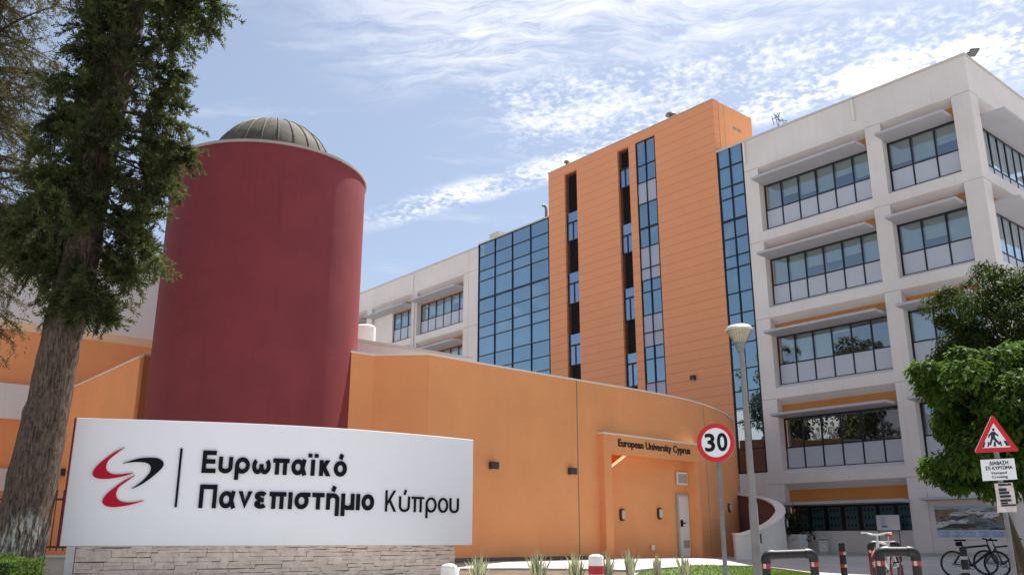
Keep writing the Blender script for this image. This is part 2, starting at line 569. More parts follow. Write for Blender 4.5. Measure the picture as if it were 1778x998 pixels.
def part(name, mb, mats, parent=None, smoothed=False, bevel=0.0, recalc=True):
    inv = WM[parent.name].inverted() if parent else Matrix.Identity(4)
    me = bpy.data.meshes.new(name)
    va = np.array(mb.v, float)
    im = np.array(inv)
    va = va @ im[:3, :3].T + im[:3, 3]
    me.from_pydata(va.tolist(), [], mb.f)
    if any(mb.mi):
        me.polygons.foreach_set('material_index', mb.mi)
    if recalc:
        bm = bmesh.new()
        bm.from_mesh(me)
        bmesh.ops.recalc_face_normals(bm, faces=bm.faces)
        bm.to_mesh(me)
        bm.free()
    if smoothed:
        me.polygons.foreach_set('use_smooth', [True] * len(me.polygons))
        try:
            me.set_sharp_from_angle(angle=R(35))
        except Exception:
            pass
    me.update()
    o = link(name, me, parent, mats)
    if bevel:
        b = o.modifiers.new('bevel', 'BEVEL')
        b.width, b.segments, b.limit_method = bevel, 2, 'ANGLE'
    return o


def thing(name, label, cat, loc=(0, 0, 0), rz=0.0, group=None):
    o = bpy.data.objects.new(name, None)
    COL.objects.link(o)
    o.empty_display_size = 0.3
    o.location = loc
    o.rotation_euler = (0, 0, rz)
    WM[o.name] = Matrix.Translation(Vector(loc)) @ Matrix.Rotation(rz, 4, 'Z')
    o['label'], o['category'] = label, cat
    if group:
        o['group'] = group
    return o


def solo(name, mb, mats, label, cat, loc=None, group=None, **kw):
    """a thing that is one mesh, its origin at its base"""
    if loc is None:
        va = np.array(mb.v)
        loc = (float(va[:, 0].mean()), float(va[:, 1].mean()), float(va[:, 2].min()))
    o = part(name, mb, mats, None, **kw)
    o.data.transform(Matrix.Translation(-Vector(loc)))
    o.location = loc
    WM[o.name] = Matrix.Translation(Vector(loc))
    o['label'], o['category'] = label, cat
    if group:
        o['group'] = group
    return o


def struct(name, mb, mats, kind='structure', **kw):
    o = part(name, mb, mats, None, **kw)
    o['kind'] = kind
    return o


def text_geo(body, depth=0.02, bold=0.0, spacing=1.0, res=4):
    cu = bpy.data.curves.new('text', 'FONT')
    cu.body, cu.extrude, cu.offset, cu.resolution_u, cu.space_character = body, depth / 2, bold, res, spacing
    o = bpy.data.objects.new('text', cu)
    COL.objects.link(o)
    cu.offset = 0.0
    dg = bpy.context.evaluated_depsgraph_get()
    me = bpy.data.meshes.new_from_object(o.evaluated_get(dg))
    v = np.array([p.co for p in me.vertices])
    f = [tuple(p.vertices) for p in me.polygons]
    bpy.data.objects.remove(o)
    bpy.data.curves.remove(cu)
    bpy.data.meshes.remove(me)
    if bold > 0:
        vv, ff, n = [v], list(f), len(v)
        for k in range(8):
            a = 2 * math.pi * k / 8
            vv.append(v + np.array([bold * math.cos(a), bold * math.sin(a), -0.0011 * (k + 1)]))
            ff += [tuple(i + n * (k + 1) for i in q) for q in f]
        v, f = np.concatenate(vv), ff
    return v, f


def add_geo(mb, v, f, fn):
    base = len(mb.v)
    for p in v:
        mb.V(fn(*p))
    for q in f:
        mb.F(*[base + k for k in q])


def fit(v, x0, x1, y0, y1, cap=None):
    """scale a text mesh to a box; cap = (lo, hi) of the font heights mapped onto y0..y1"""
    v = v.copy()
    lo, hi = cap if cap else (v[:, 1].min(), v[:, 1].max())
    xa, xb = v[:, 0].min(), v[:, 0].max()
    v[:, 0] = x0 + (v[:, 0] - xa) * (x1 - x0) / (xb - xa)
    v[:, 1] = y0 + (v[:, 1] - lo) * (y1 - y0) / (hi - lo)
    return v


# ------------------------------------------------------------------ ground
def gsheet(poly=None, xs=None, ys=None, off=0.0):
    mb = MB()
    idx = {}
    for i, x in enumerate(xs):
        for j, y in enumerate(ys):
            idx[i, j] = mb.V((x, y, float(gz(x, y)) + off))
    for i in range(len(xs) - 1):
        for j in range(len(ys) - 1):
            mb.F(idx[i, j], idx[i + 1, j], idx[i + 1, j + 1], idx[i, j + 1])
    return mb


xs = sorted(set([-1500, -400, -120, -60] + list(np.arange(-30, 36, 0.75)) + [60, 120, 400, 1500]))
ys = sorted(set([-1500, -300, -80, -30, -10, 0, 6, 12] + list(np.arange(16, 44, 0.75)) + [50, 70, 120, 400, 1500]))
struct('ground', gsheet(xs=xs, ys=ys), M_pave, smoothed=True)
rd = MB()
rd.box(-200, 200, -7.0, 1.5, -0.02, 0.006)
struct('road', rd, M_asph)
mk = MB()
for k in range(-12, 13):
    mk.box(k * 6, k * 6 + 3, -2.81, -2.69, 0.007, 0.011)
struct('road_marking', mk, M_concw)


def drape(mb, plan, off, step=0.5):
    """a polygon laid on the ground, cut into a fine fan of cells"""
    bm = bmesh.new()
    vs_ = [bm.verts.new((p[0], p[1], 0)) for p in plan]
    bm.faces.new(vs_)
    lo, hi = np.min(plan, 0), np.max(plan, 0)
    for ax, nrm in ((0, (1, 0, 0)), (1, (0, 1, 0))):
        for c in np.arange(lo[ax] + step, hi[ax], step):
            co = [0, 0, 0]
            co[ax] = c
            bmesh.ops.bisect_plane(bm, geom=bm.verts[:] + bm.edges[:] + bm.faces[:], plane_co=co, plane_no=nrm)
    base = len(mb.v)
    bm.verts.index_update()
    for v in bm.verts:
        mb.V((v.co.x, v.co.y, float(gz(v.co.x, v.co.y)) + off))
    for f in bm.faces:
        mb.F(*[base + v.index for v in f.verts])
    bm.free()


lawn_px = [(1105, 997.5), (1130, 991), (1180, 988), (1260, 984.5), (1310, 985), (1360, 991), (1405, 997.5)]
lawn = [ghit(*q) for q in lawn_px]
lawn = lawn + [(lawn[-1][0] - 1.2, 17.5), (2.2, 17.5)]
mb = MB()
drape(mb, lawn, 0.03)
struct('lawn', mb, M_grassbase)
# grass blades on the lawn
lp = np.array(lawn)
def inside(pt, poly):
    x, y = pt
    c = False
    for (x1, y1), (x2, y2) in zip(poly, np.roll(poly, -1, 0)):
        if (y1 > y) != (y2 > y) and x < (x2 - x1) * (y - y1) / (y2 - y1) + x1:
            c = not c
    return c
gb = MB()
cnt = 0
while cnt < 14000:
    x, y = rng.uniform(lp[:, 0].min(), lp[:, 0].max()), rng.uniform(20.5, lp[:, 1].max())
    if not inside((x, y), lp):
        continue
    z = float(gz(x, y)) + 0.03
    h, a, ln = rng.uniform(0.025, 0.075), rng.uniform(0, 6.28), rng.uniform(0, 0.04)
    wd = 0.006
    gb.poly([(x - wd * math.cos(a), y - wd * math.sin(a), z), (x + wd * math.cos(a), y + wd * math.sin(a), z), (x + ln * math.sin(a), y + ln * math.cos(a), z + h)])
    cnt += 1
struct('grass', gb, L_grass, 'stuff', recalc=False)
# planting bed with its stone edge, in front of the curved wall
bed = [ghit(798, 991), ghit(900, 990.5), ghit(1010, 991.5), ghit(1100, 994)]
bedp = bed + [(2.2, 17.0), (-1.0, 17.0)]
mb = MB()
drape(mb, bedp, 0.02)
struct('planting_bed', mb, M_soil)
kb = MB()
kb.strip(bed + lawn[1:7], [float(gz(*p)) - 0.05 for p in bed + lawn[1:7]], [float(gz(*p)) + 0.07 for p in bed + lawn[1:7]], 0.12, 1)
struct('kerb', kb, M_kerb, bevel=0.012)

# ------------------------------------------------------------------ office building (right)
TOP, T0, B0, HD0, TR0, ST = 20.56, 18.92, 15.51, 17.93, 16.67, 3.886
tz = [T0 - ST * k for k in range(5)]
bz = [B0 - ST * k for k in range(5)]
BT = SD                                                     # building coordinates (s, d, z)


def tilt_quad(m, l, r, z0, z1, d, axis='s'):
    """one pane, set in its frame a hair out of true like real glazing"""
    a, b = rng.normal(0, .0035), rng.normal(0, .0035)
    c = [(l, d + a + b, z0), (r, d - a + b, z0), (r, d - a - b, z1), (l, d + a - b, z1)]
    m.poly([(p, q, z) if axis == 's' else (q, p, z) for p, q, z in c])


def window(parent, M, a0, a1, zb, zt, zh, n, dpl=0.40, gl=None, blinds=None, spandrel=True, T=BT, axis='s', bl=None, name='window'):
    """a ribbon window: frame, panes, spandrel panels and roller blinds, on the plane d = dpl (or s = dpl)"""
    def mk_(d0, d1, lst):
        m = MB(T)
        for (p0, p1, z0, z1) in lst:
            if axis == 's':
                m.box(p0, p1, d0, d1, z0, z1)
            else:
                m.box(d0, d1, p0, p1, z0, z1)
        return m
    fw = 0.035
    xsn = np.linspace(a0, a1, n + 1)
    fr = []
    for k, x in enumerate(xsn):
        l, r = (x, x + 2 * fw) if k == 0 else ((x - 2 * fw, x) if k == n else (x - fw, x + fw))
        fr.append((l, r, zb, zh))
    for k in range(n):
        l = xsn[k] + (2 * fw if k == 0 else fw)
        r = xsn[k + 1] - (2 * fw if k == n - 1 else fw)
        fr += [(l, r, zh - 0.07, zh), (l, r, zt - 0.03, zt + 0.03), (l, r, zb, zb + 0.03)]
    f = part(name, mk_(dpl - 0.015, dpl + 0.06, fr), M_frame, parent)
    cells = [(xsn[k] + fw, xsn[k + 1] - fw) for k in range(n)]
    pm = MB(T)
    for l, r in cells:
        tilt_quad(pm, l, r, zt + 0.03, zh - 0.07, dpl + 0.015, axis)
    part('pane', pm, gl or G_win, f, recalc=False)
    lowl = [(l, r, zb + 0.03, zt - 0.03) for l, r in cells]
    part('spandrel_panel', mk_(dpl + 0.006, dpl + 0.02, lowl), M_spandrel if spandrel else (gl or G_win), f)
    if blinds:
        lst = []
        for (l, r), k in zip(cells, blinds):
            if k > 0:
                lst.append((l + 0.03, r - 0.03, zh - 0.07 - k * (zh - zt - 0.1), zh - 0.07))
        if lst:
            part('blind', mk_(dpl + 0.12, dpl + 0.125, lst), bl or M_blind, f)
    return f


def awning(parent, s0, s1, zb, d0=-0.78, d1=0.395, th=0.13, T=BT):
    m = MB(T)
    m.prism([(d0, zb + 0.02), (d0, zb + th), (d1, zb + th), (d1, zb), (d0 + 0.35, zb)], s0, s1, 'x')
    return part('awning', m, M_awning, parent, bevel=0.008)


off = thing('office_building', 'cream office block with deep window bays at the street corner, right of the orange tower', 'building', SD(0, 0, 0), BROT)
wl = MB(BT)
wl.box(0.0, 11.19, 0.0, 0.4, T0, TOP)
LB, RB = (4.66, 10.39), (0.77, 3.93)
wl.box(10.39, 11.19, 0, 0.4, 0, T0)
wl.box(3.93, 4.66, 0, 0.4, 0, T0)
wl.box(0.0, 0.77, 0, 0.75, 0, T0)
wl.box(11.19, 12.79, 0, 0.4, 0, 3.93)
for (a, b) in (LB, RB):
    for k in range(4):
        wl.prism([(0, tz[k + 1]), (0.4, tz[k + 1] - 0.28), (0.4, bz[k] + 0.20), (0, bz[k])], a, b, 'x')
    wl.prism([(0, T0), (0.4, T0), (0.4, T0 - 0.28)], a, b, 'x')
# street side round the corner
SIDE = [(0.75, 8.3), (9.1, 16.6), (17.4, 25.0)]
for (a, b) in ((8.3, 9.1), (16.6, 17.4), (25.0, 26.0)):
    wl.box(0, 0.4, a, b, 0, T0)
wl.box(0, 0.4, 0.4, 26.0, T0, TOP)
for (a, b) in SIDE:
    for k in range(4):
        wl.prism([(0, tz[k + 1]), (0.4, tz[k + 1] - 0.28), (0.4, bz[k] + 0.20), (0, bz[k])], a, b, 'y')
    wl.prism([(0, T0), (0.4, T0), (0.4, T0 - 0.28)], a, b, 'y')
    wl.box(0.3, 0.4, a, b, 0, bz[4] + 0.6)
# ground floor
wl.box(4.66, 10.39, 0.3, 0.4, 0, 1.30)
wl.box(0.77, 3.93, 0.10, 0.4, 0, 3.10)
# closed volume behind
wl.box(0.42, 12.79, 25.7, 26.0, 0, TOP)
wl.box(12.5, 12.79, 4.0, 25.7, 0, TOP)
wl.box(0.4, 12.5, 0.4, 25.7, 20.15, 20.30)
part('wall', wl, M_white, off)
cp = MB(BT)
cp.box(-0.05, 12.79, -0.05, 0.45, TOP, TOP + 0.10)
cp.box(-0.05, 0.45, 0.45, 26.0, TOP, TOP + 0.10)
part('coping', cp, M_coping, off)
for k in range(5):
    zq = tz[k] + 0.01
    for (a, b) in ((10.39, 11.19), (3.93, 4.66), (0.0, 0.77)):
        part('joint', MB(BT).box(a, b, -0.004, 0.0, zq - 0.018, zq), M_groove, off)
    part('joint', MB(BT).box(-0.004, 0.0, 0.0, 0.75, zq - 0.018, zq), M_groove, off)
ob = MB(BT)
for (a, b) in (LB, RB):
    for k in range(4):
        part('orange_band', MB(BT).box(a, b, 0.401, 0.5, HD0 - ST * k + 0.09, tz[k] - 0.20), M_oband, off)
for (a, b) in SIDE:
    for k in range(4):
        part('orange_band', MB(BT).box(0.401, 0.5, a, b, HD0 - ST * k - 0.02, tz[k] - 0.20), M_oband, off)
part('orange_band', MB(BT).box(4.66, 10.39, 0.401, 0.5, 2.38, 3.2), M_oband, off)
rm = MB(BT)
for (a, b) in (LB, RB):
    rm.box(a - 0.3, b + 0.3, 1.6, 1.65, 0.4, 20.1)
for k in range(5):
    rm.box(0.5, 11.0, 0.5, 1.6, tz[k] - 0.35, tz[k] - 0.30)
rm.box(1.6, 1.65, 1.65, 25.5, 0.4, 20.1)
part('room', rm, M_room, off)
BL = [[.0, .0, .0, .0, .0, .0], [1, 1, .62, .62, .55, 1], [.42, 1, 1, .2, .0, .0], [.0, .0, .0, .0, .0, .0]]
BL[0] = [1, .62, .80, .9, .55, .85]
BR = [[.8, .9, .6], [1, .7, 1], [1, .5, .85], [0, .5, 0]]
for k in range(4):
    window(off, None, LB[0] + .02, LB[1] - .02, B0 - ST * k + 0.20, TR0 - ST * k, HD0 + .08 - ST * k, 6, blinds=BL[k][::-1])
    window(off, None, RB[0] + .02, RB[1] - .02, B0 - ST * k + 0.20, TR0 - ST * k, HD0 + .08 - ST * k, 3, blinds=BR[k][::-1])
    awning(off, LB[0] + .10, LB[1] - .06, HD0 - ST * k + 0.09)
    awning(off, RB[0] + .10, RB[1] - .06, HD0 - ST * k + 0.09)
    for (a, b) in SIDE[:2]:
        window(off, None, a + .02, b - .02, B0 - ST * k + 0.20, TR0 - 0.45 - ST * k, HD0 - ST * k, 9, axis='d',
               blinds=[1, 1, 1, 1, .7, 1, 1, .5, 1])
        m = MB(lambda t, s_, z: SD(s_, t, z))
        zb = HD0 - ST * k + 0.02
        m.prism([(-0.95, zb + 0.02), (-0.95, zb + 0.13), (0.395, zb + 0.13), (0.395, zb), (-0.6, zb)], a + .06, b - .06, 'x')
        part('awning', m, M_awning, off, bevel=0.008)
# little brackets on the orange bands
bk = MB(BT)
for k in (1, 2, 3):
    for (a, b) in (LB, RB):
        for q in (0.2, 0.82):
            s_ = a + (b - a) * q
            bk = MB(BT)
            bk.box(s_ - .06, s_ + .06, 0.22, 0.40, HD0 - ST * k + 0.15, HD0 - ST * k + 0.36)
            part('awning_bracket', bk, M_oband, off)
# ground floor: awning, dark window with perforated screens
awning(off, 4.62, 11.35, 2.38, -0.7, 0.395, 0.14)
fr = MB(BT)
fr.box(4.66, 10.39, 0.42, 0.47, 1.30, 1.36)
fr.box(4.66, 10.39, 0.42, 0.47, 2.32, 2.38)
for k in range(8):
    s_ = 4.70 + k * (5.62 / 7)
    fr.box(s_ - .03, s_ + .03, 0.415, 0.475, 1.36, 2.32)
gw = part('window', fr, M_frame, off)
m = MB(BT)
m.box(4.66, 10.39, 0.44, 0.446, 1.36, 2.32)
part('pane', m, glass('ground_floor_glass', (0.8, 0.9, 0.9), (0.5, 0.6, 0.7), 0.04, 0.5), gw)
M_screen = mat('teal_screen', (0.12, 0.19, 0.22), 0.6, 0.1)
scn, hol = MB(BT), MB(BT)
for k in range(7):
    c = 4.70 + (k + .5) * (5.62 / 7)
    scn.box(c - .30, c + .30, 0.50, 0.51, 1.33, 2.30)
    for i in (-1, 0, 1):
        for j in range(3):
            zc = 1.52 + j * 0.32
            hol.prism([(c + i * .16 + .035 * math.cos(a), zc + .075 * math.sin(a)) for a in np.linspace(0, 2 * math.pi, 13)[:-1]], 0.492, 0.499, 'y')
part('perforated_screen', scn, M_screen, gw)
part('screen_hole', hol, M_louvre, gw)
awning(off, 1.6, 4.0, 2.42, -0.5, 0.095, 0.12)
# tall glass strip next to the tower


def strip_grid(parent, s0, s1, cols, rows, d, kinds, name, thick=(), gl=G_blue, ratio=0.55):
    xs_ = [s0] + list(cols) + [s1]
    fr, bl_ = MB(BT), MB(BT)
    gps, sps = [MB(BT) for _ in rows[1:]], [MB(BT) for _ in rows[1:]]
    h = 0.023
    for k, x in enumerate(xs_):
        l, r = (x, x + 2 * h) if k == 0 else ((x - 2 * h, x) if k == len(xs_) - 1 else (x - h, x + h))
        fr.box(l, r, d - 0.06, d + 0.06, rows[-1], rows[0])
    for k in range(len(xs_) - 1):
        l, r = xs_[k] + (2 * h if k == 0 else h), xs_[k + 1] - (2 * h if k == len(xs_) - 2 else h)
        for i, z in enumerate(rows):
            hh = 0.06 if i in thick else 0.023
            za, zb_ = (z - 2 * h, z) if i == 0 else ((z, z + 2 * h) if i == len(rows) - 1 else (z - hh, z + hh))
            fr.box(l, r, d - 0.05, d + 0.05, za, zb_)
        for i in range(len(rows) - 1):
            kd = kinds(k, i)
            z0, z1 = rows[i + 1] + .03, rows[i] - .03
            if kd == 's':
                sps[i].box(l, r, d, d + 0.006, z0, z1)
            else:
                tilt_quad(gps[i], l, r, z0, z1, d)
            if kd == 'b':
                bl_.box(l + .12, r - .03, d + 0.10, d + 0.105, z0 + .0, z1)
    f = part(name, fr, M_frame, parent)
    for gp, sp in zip(gps, sps):
        if gp.v:
            part('pane', gp, gl, f, recalc=False)
        if sp.v:
            part('spandrel_panel', sp, M_spandrel2, f)
    if bl_.v:
        part('blind', bl_, M_cwblind, f)
    m = MB(BT)
    m.box(s0 + .05, s1 - .05, d + 0.38, d + 0.42, rows[-1], rows[0])
    part('back_wall', m, M_cwback, f)
    return f


rowsR = [20.62, 19.57, 18.47, 17.81, 16.62, 15.64, 14.71, 14.08, 12.77, 11.7, 10.93, 10.21, 8.93, 7.84, 7.03, 6.35, 5.06, 3.95]
strip_grid(off, 11.21, 12.78, [12.0], rowsR, 0.03, lambda k, i: 'b' if i in (0, 1, 2, 3) else 'g', 'glass_strip', (4,))
part('rainwater_spout', MB(BT).box(11.0, 11.06, -0.14, -0.004, 19.3, 20.5), M_trim, off)
part('rainwater_spout', MB(BT).box(5.02, 5.08, -0.14, -0.004, 19.45, 20.5), M_trim, off)

# ------------------------------------------------------------------ orange tower
tw = thing('office_tower', 'tall orange clad tower with two dark window slots and a narrow blue glass strip', 'building', SD(19.3, 0, 0), BROT)
m = MB(BT)
F0 = -0.03
for a, b in ((12.80, 16.93), (18.40, 18.94), (19.84, 23.30), (24.40, 25.90)):
    m.box(a, b, F0, 0.40, 0, 23.12)
m.box(12.80, 25.90, F0, 0.40, 23.12, 23.70)
m.box(13.0, 25.90, 0.70, 3.43, 0, 23.62)
part('wall', m, M_clad, tw)
m = MB(BT)
m.box(12.80, 13.0, 0.40, 3.43, 0, 23.70)
m.box(12.78, 12.80, 0.42, 3.43, 19.0, 23.695)
part('side_wall', m, M_clad2, tw)
m = MB(BT)
m.box(12.775, 12.779, 0.86, 0.885, 20.6, 23.69)
m.box(12.772, 12.779, 1.60, 1.95, 22.45, 22.62)
m.box(12.772, 12.779, 2.02, 2.37, 22.45, 22.62)
part('side_vent', m, M_groove, tw)
m = MB(BT)
m.box(12.77, 25.93, F0 - .03, 0.40, 23.70, 23.75)
part('coping', m, M_coping, tw)
rowsG = [23.10, 21.60, 20.55, 19.25, 17.77, 16.65, 15.42, 14.73, 14.05, 12.75, 11.76, 10.98, 10.29, 9.0, 8.0, 7.1, 6.4, 5.1, 4.0]
strip_grid(tw, 16.94, 18.39, [17.67], rowsG, 0.02, lambda k, i: 's' if i in (2, 5, 6, 9, 10, 13, 14, 16) else 'g', 'glass_strip', (4,))
for (a, b, wins) in ((23.30, 24.40, [(20.49, 19.83, 18.69), (16.57, 15.90, 14.67), (12.73, 12.06, 10.89), (8.85, 8.2, 7.0)]),
                     (18.94, 19.84, [(21.90, 21.90, 20.79), (18.45, 17.77, 16.74), (14.61, 14.04, 12.78), (10.85, 10.27, 9.04), (7.0, 6.4, 5.2)])):
    lv = MB(BT)
    z = 4.0
    while z < 23.08:
        if not any(w_[2] - 0.06 < z < w_[0] + 0.02 for w_ in wins):
            lv.prism([(0.08, z), (0.18, z + 0.05), (0.18, z + 0.075), (0.08, z + 0.02)], a, b, 'x')
        z += 0.105
    lv.box(a, b, 0.36, 0.39, 3.9, 23.1)
    part('louvre', lv, M_louvre, tw)
    for (t_, m_, b_) in wins:
        f = MB(BT)
        mid = (a + b) / 2
        f.box(a, a + .05, 0.10, 0.18, b_, t_)
        f.box(b - .05, b, 0.10, 0.18, b_, t_)
        f.box(mid - .04, mid + .04, 0.10, 0.18, b_, m_)
        f.box(a + .05, b - .05, 0.095, 0.18, b_ - .06, b_)
        f.box(a + .05, b - .05, 0.095, 0.18, m_ - .05, m_ + .05)
        wf = part('window', f, M_frame, tw)
        p = MB(BT)
        p.box(a + .05, mid - .04, 0.13, 0.136, b_, m_ - .05)
        p.box(mid + .04, b - .05, 0.13, 0.136, b_, m_ - .05)
        if t_ > m_:
            p.box(a + .05, b - .05, 0.13, 0.136, m_ + .05, t_)
        part('pane', p, glass('slot_glass', (0.45, 0.55, 0.65), (0.62, 0.78, 1.0), 0.45, 0.9) if 'slot_glass' not in bpy.data.materials else bpy.data.materials['slot_glass'], wf)
        q = MB(BT)
        q.box(a + .1, b - .1, 0.26, 0.265, b_, t_ - .1)
        part('blind', q, M_cwblind, wf)

# ------------------------------------------------------------------ white wing with curtain wall (left of the tower)
wg = thing('office_wing', 'cream office wing with a blue curtain wall, left of the orange tower', 'building', SD(33, 0, 0), BROT)
rowsC = [20.70, 19.73, 18.74, 18.0, 16.70, 15.70, 14.75, 14.0, 12.77, 11.77, 10.9, 10.15, 8.9, 7.9, 7.0, 6.3, 5.0, 4.0]
strip_grid(wg, 25.94, 33.18, [27.7, 29.55, 31.38], rowsC, 0.02,
           lambda k, i: 'b' if (i in (2, 3) and k > 0) or i in (6, 7) or (i in (2, 3) and k == 3) else 'g', 'curtain_wall', (4,))
m = MB(BT)
m.box(33.19, 70, 0, 0.4, 18.98, TOP)
m.box(33.19, 34.92, 0, 0.4, 0, 18.98)
m.box(40.72, 41.45, 0, 0.4, 0, 18.98)
m.box(47.2, 48.0, 0, 0.4, 0, 18.98)
m.box(54.0, 70.0, 0, 0.4, 0, 18.98)
m.box(44.45, 47.2, 0.25, 0.4, 0, 18.98)
for a, b in ((34.92, 40.72), (41.45, 47.2), (48.0, 54.0)):
    for k in range(4):
        m.prism([(0, tz[k + 1]), (0.4, tz[k + 1] - 0.28), (0.4, bz[k] + 0.20), (0, bz[k])], a, b, 'x')
    m.prism([(0, 18.98), (0.4, 18.98), (0.4, T0 - 0.28)], a, b, 'x')
m.box(26.0, 70, 14.0, 14.3, 0, TOP)
m.box(69.7, 70, 0.4, 14.0, 0, TOP)
m.box(25.95, 69.7, 0.5, 14.0, 20.1, 20.25)
part('wall', m, M_white, wg)
m = MB(BT)
m.box(33.19, 70.05, -0.05, 0.45, TOP, TOP + 0.10)
m.box(25.95, 33.19, -0.06, 0.45, 20.71, 20.80)
part('coping', m, M_coping, wg)
ob = MB(BT)
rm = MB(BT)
for a, b in ((34.92, 40.72), (41.45, 47.2), (48.0, 54.0)):
    for k in range(4):
        part('orange_band', MB(BT).box(a, b, 0.401, 0.5, HD0 - ST * k - 0.02, tz[k] - 0.20), M_oband, wg)
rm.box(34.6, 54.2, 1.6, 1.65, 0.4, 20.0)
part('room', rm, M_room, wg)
for k in range(2):
    window(wg, None, 34.94, 40.70, B0 - ST * k + 0.20, TR0 - ST * k, HD0 - ST * k, 6, blinds=[1, .5, 1, 1, .8, 1])
    window(wg, None, 41.47, 44.43, B0 - ST * k + 0.20, TR0 - ST * k, HD0 - ST * k, 3, blinds=[.8, 1, .6])
    for a, b in ((34.92, 40.72), (41.45, 47.2), (48.0, 54.0)):
        awning(wg, a + .06, b - .06, HD0 - ST * k + 0.09)
dp = MB()
for s_, d_ in ((41.0, -0.09),):
    dp.tube([SD(s_, d_, z) for z in (4, 10, 18.4)], 0.055, 10)
    dp.tube([SD(s_, d_, 18.4), SD(s_, d_ - .12, 18.5), SD(s_ - .1, d_ - .12, 18.52)], 0.05, 8)
    dp.tube([SD(s_ + .25, d_, z) for z in (4, 10, 20.4)], 0.03, 8)
part('rainwater_pipe', dp, M_trim, wg)
gr = MB(BT)
gr.box(33.19, 34.92, -0.004, 0, 18.97, 18.99)
gr.box(33.19, 34.92, -0.004, 0, 15.03, 15.05)
gr.box(34.3, 34.32, -0.004, 0, 4, 20.5)
part('joint', gr, M_groove, wg)

# ------------------------------------------------------------------ auditorium: curved orange wall with portal
G0 = 0.36
ZW = 5.70
aud = thing('auditorium_building', 'low orange building with a long curved wall and a square framed entrance portal', 'building', SD(8, -18, G0), BROT)


def catmull(pts, n=8):
    pts = [np.array(p, float) for p in pts]
    pts = [2 * pts[0] - pts[1]] + pts + [2 * pts[-1] - pts[-2]]
    out = []
    for i in range(1, len(pts) - 2):
        for t in np.linspace(0, 1, n, endpoint=False):
            a, b, c, d = pts[i - 1:i + 3]
            out.append(0.5 * (2 * b + (c - a) * t + (2 * a - 5 * b + 4 * c - d) * t * t + (3 * b - a - 3 * c + d) * t ** 3))
    out.append(pts[-2])
    return out


curve = catmull([(6.22, -22.58), (6.33, -21.0), (6.45, -18.6), (6.54, -16.2), (6.60, -13.8), (6.86, -11.3), (7.33, -9.35), (8.35, -6.8), (9.6, -4.6), (10.9, -3.4), (12.3, -2.5), (14.0, -1.8)], 10)
curve = [tuple(map(float, p)) for p in curve]
OPL, OPR = -15.50, -10.97
def cut(lo, hi):
    sd_l = []
    for a, b in zip(curve, curve[1:]):
        for q in (a,):
            if lo < q[1] < hi:
                sd_l.append(q)
    def at(dv):
        for a, b in zip(curve, curve[1:]):
            if a[1] <= dv <= b[1]:
                t = (dv - a[1]) / (b[1] - a[1])
                return (a[0] + t * (b[0] - a[0]), dv)
    r = sd_l
    if lo > curve[0][1]:
        r = [at(lo)] + r
    if hi < curve[-1][1]:
        r = r + [at(hi)]
    return r
aw = MB(BT)
# travel goes along +d, the inside of the building is towards +s = right of travel in (s,d)
seg1, seg2, seg3 = cut(-99, OPL), cut(OPL, OPR), cut(OPR, 99)
seg1 = [curve[0]] + [p for p in seg1 if p != curve[0]]
seg3 = seg3 + [curve[-1]]
aw.strip(seg1, G0 - .3, ZW, 0.3, -1)
aw.strip(seg2, 3.56, ZW, 0.3, -1)
aw.strip(seg3, G0 - .3, ZW, 0.3, -1)
rec = [(7.28, -25.2), (7.29, -23.63), (6.22, -22.58)]
aw.strip(rec[:2], G0 - .3, ZW, 0.3, -1)
aw.strip([(7.295, -23.63), (6.23, -22.578)], G0 - .3, ZW, 0.3, -1)
aw.strip([(11.25, -27.0), (11.25, -28.4)], G0 - .3, ZW, 0.3, 1)
aw.strip([(11.25, -28.4), (26.0, -28.4)], G0 - .3, ZW, 0.3, 1)
part('wall', aw, M_orange, aud)
cpn = MB(BT)
cpn.strip([(p[0] - .035, p[1]) for p in curve], ZW, ZW + 0.045, 0.40, -1)
cpn.strip([(7.25, -25.0), (7.25, -23.63)], ZW, ZW + .045, 0.4, -1)
cpn.strip([(7.27, -23.66), (6.19, -22.60)], ZW + .002, ZW + .047, 0.4, -1)
cpn.strip([(11.215, -26.9), (11.215, -28.43)], ZW, ZW + .045, 0.4, 1)
cpn.strip([(11.215, -28.43), (26.0, -28.43)], ZW + .002, ZW + .047, 0.4, 1)
part('coping', cpn, M_trim, aud)
rf = MB(BT)
rf.box(7.7, 20.0, -22.0, -10.4, 5.15, 5.25)
rf.box(9.0, 19.5, -23.6, -19.1, 5.25, 6.45)
part('roof_block', rf, M_white, aud)
m = MB(BT)
m.box(8.95, 19.55, -23.65, -19.05, 6.45, 6.53)
part('roof_coping', m, M_coping, aud)
jt = MB(BT)
for dj in (-16.80, -9.62):
    p = [q for q in curve if q[1] < dj][-1]
    jt.box(p[0] - .012 + (0.05 if dj > -12 else 0), p[0] + .2, dj - .012, dj + .012, G0, ZW - .005)
part('joint', jt, M_groove, aud)
pl = MB(BT)
pl.strip([(p[0] - .012, p[1]) for p in seg1], G0 - .2, G0 + .12, 0.01, -1)
part('plinth', pl, M_plinth, aud)
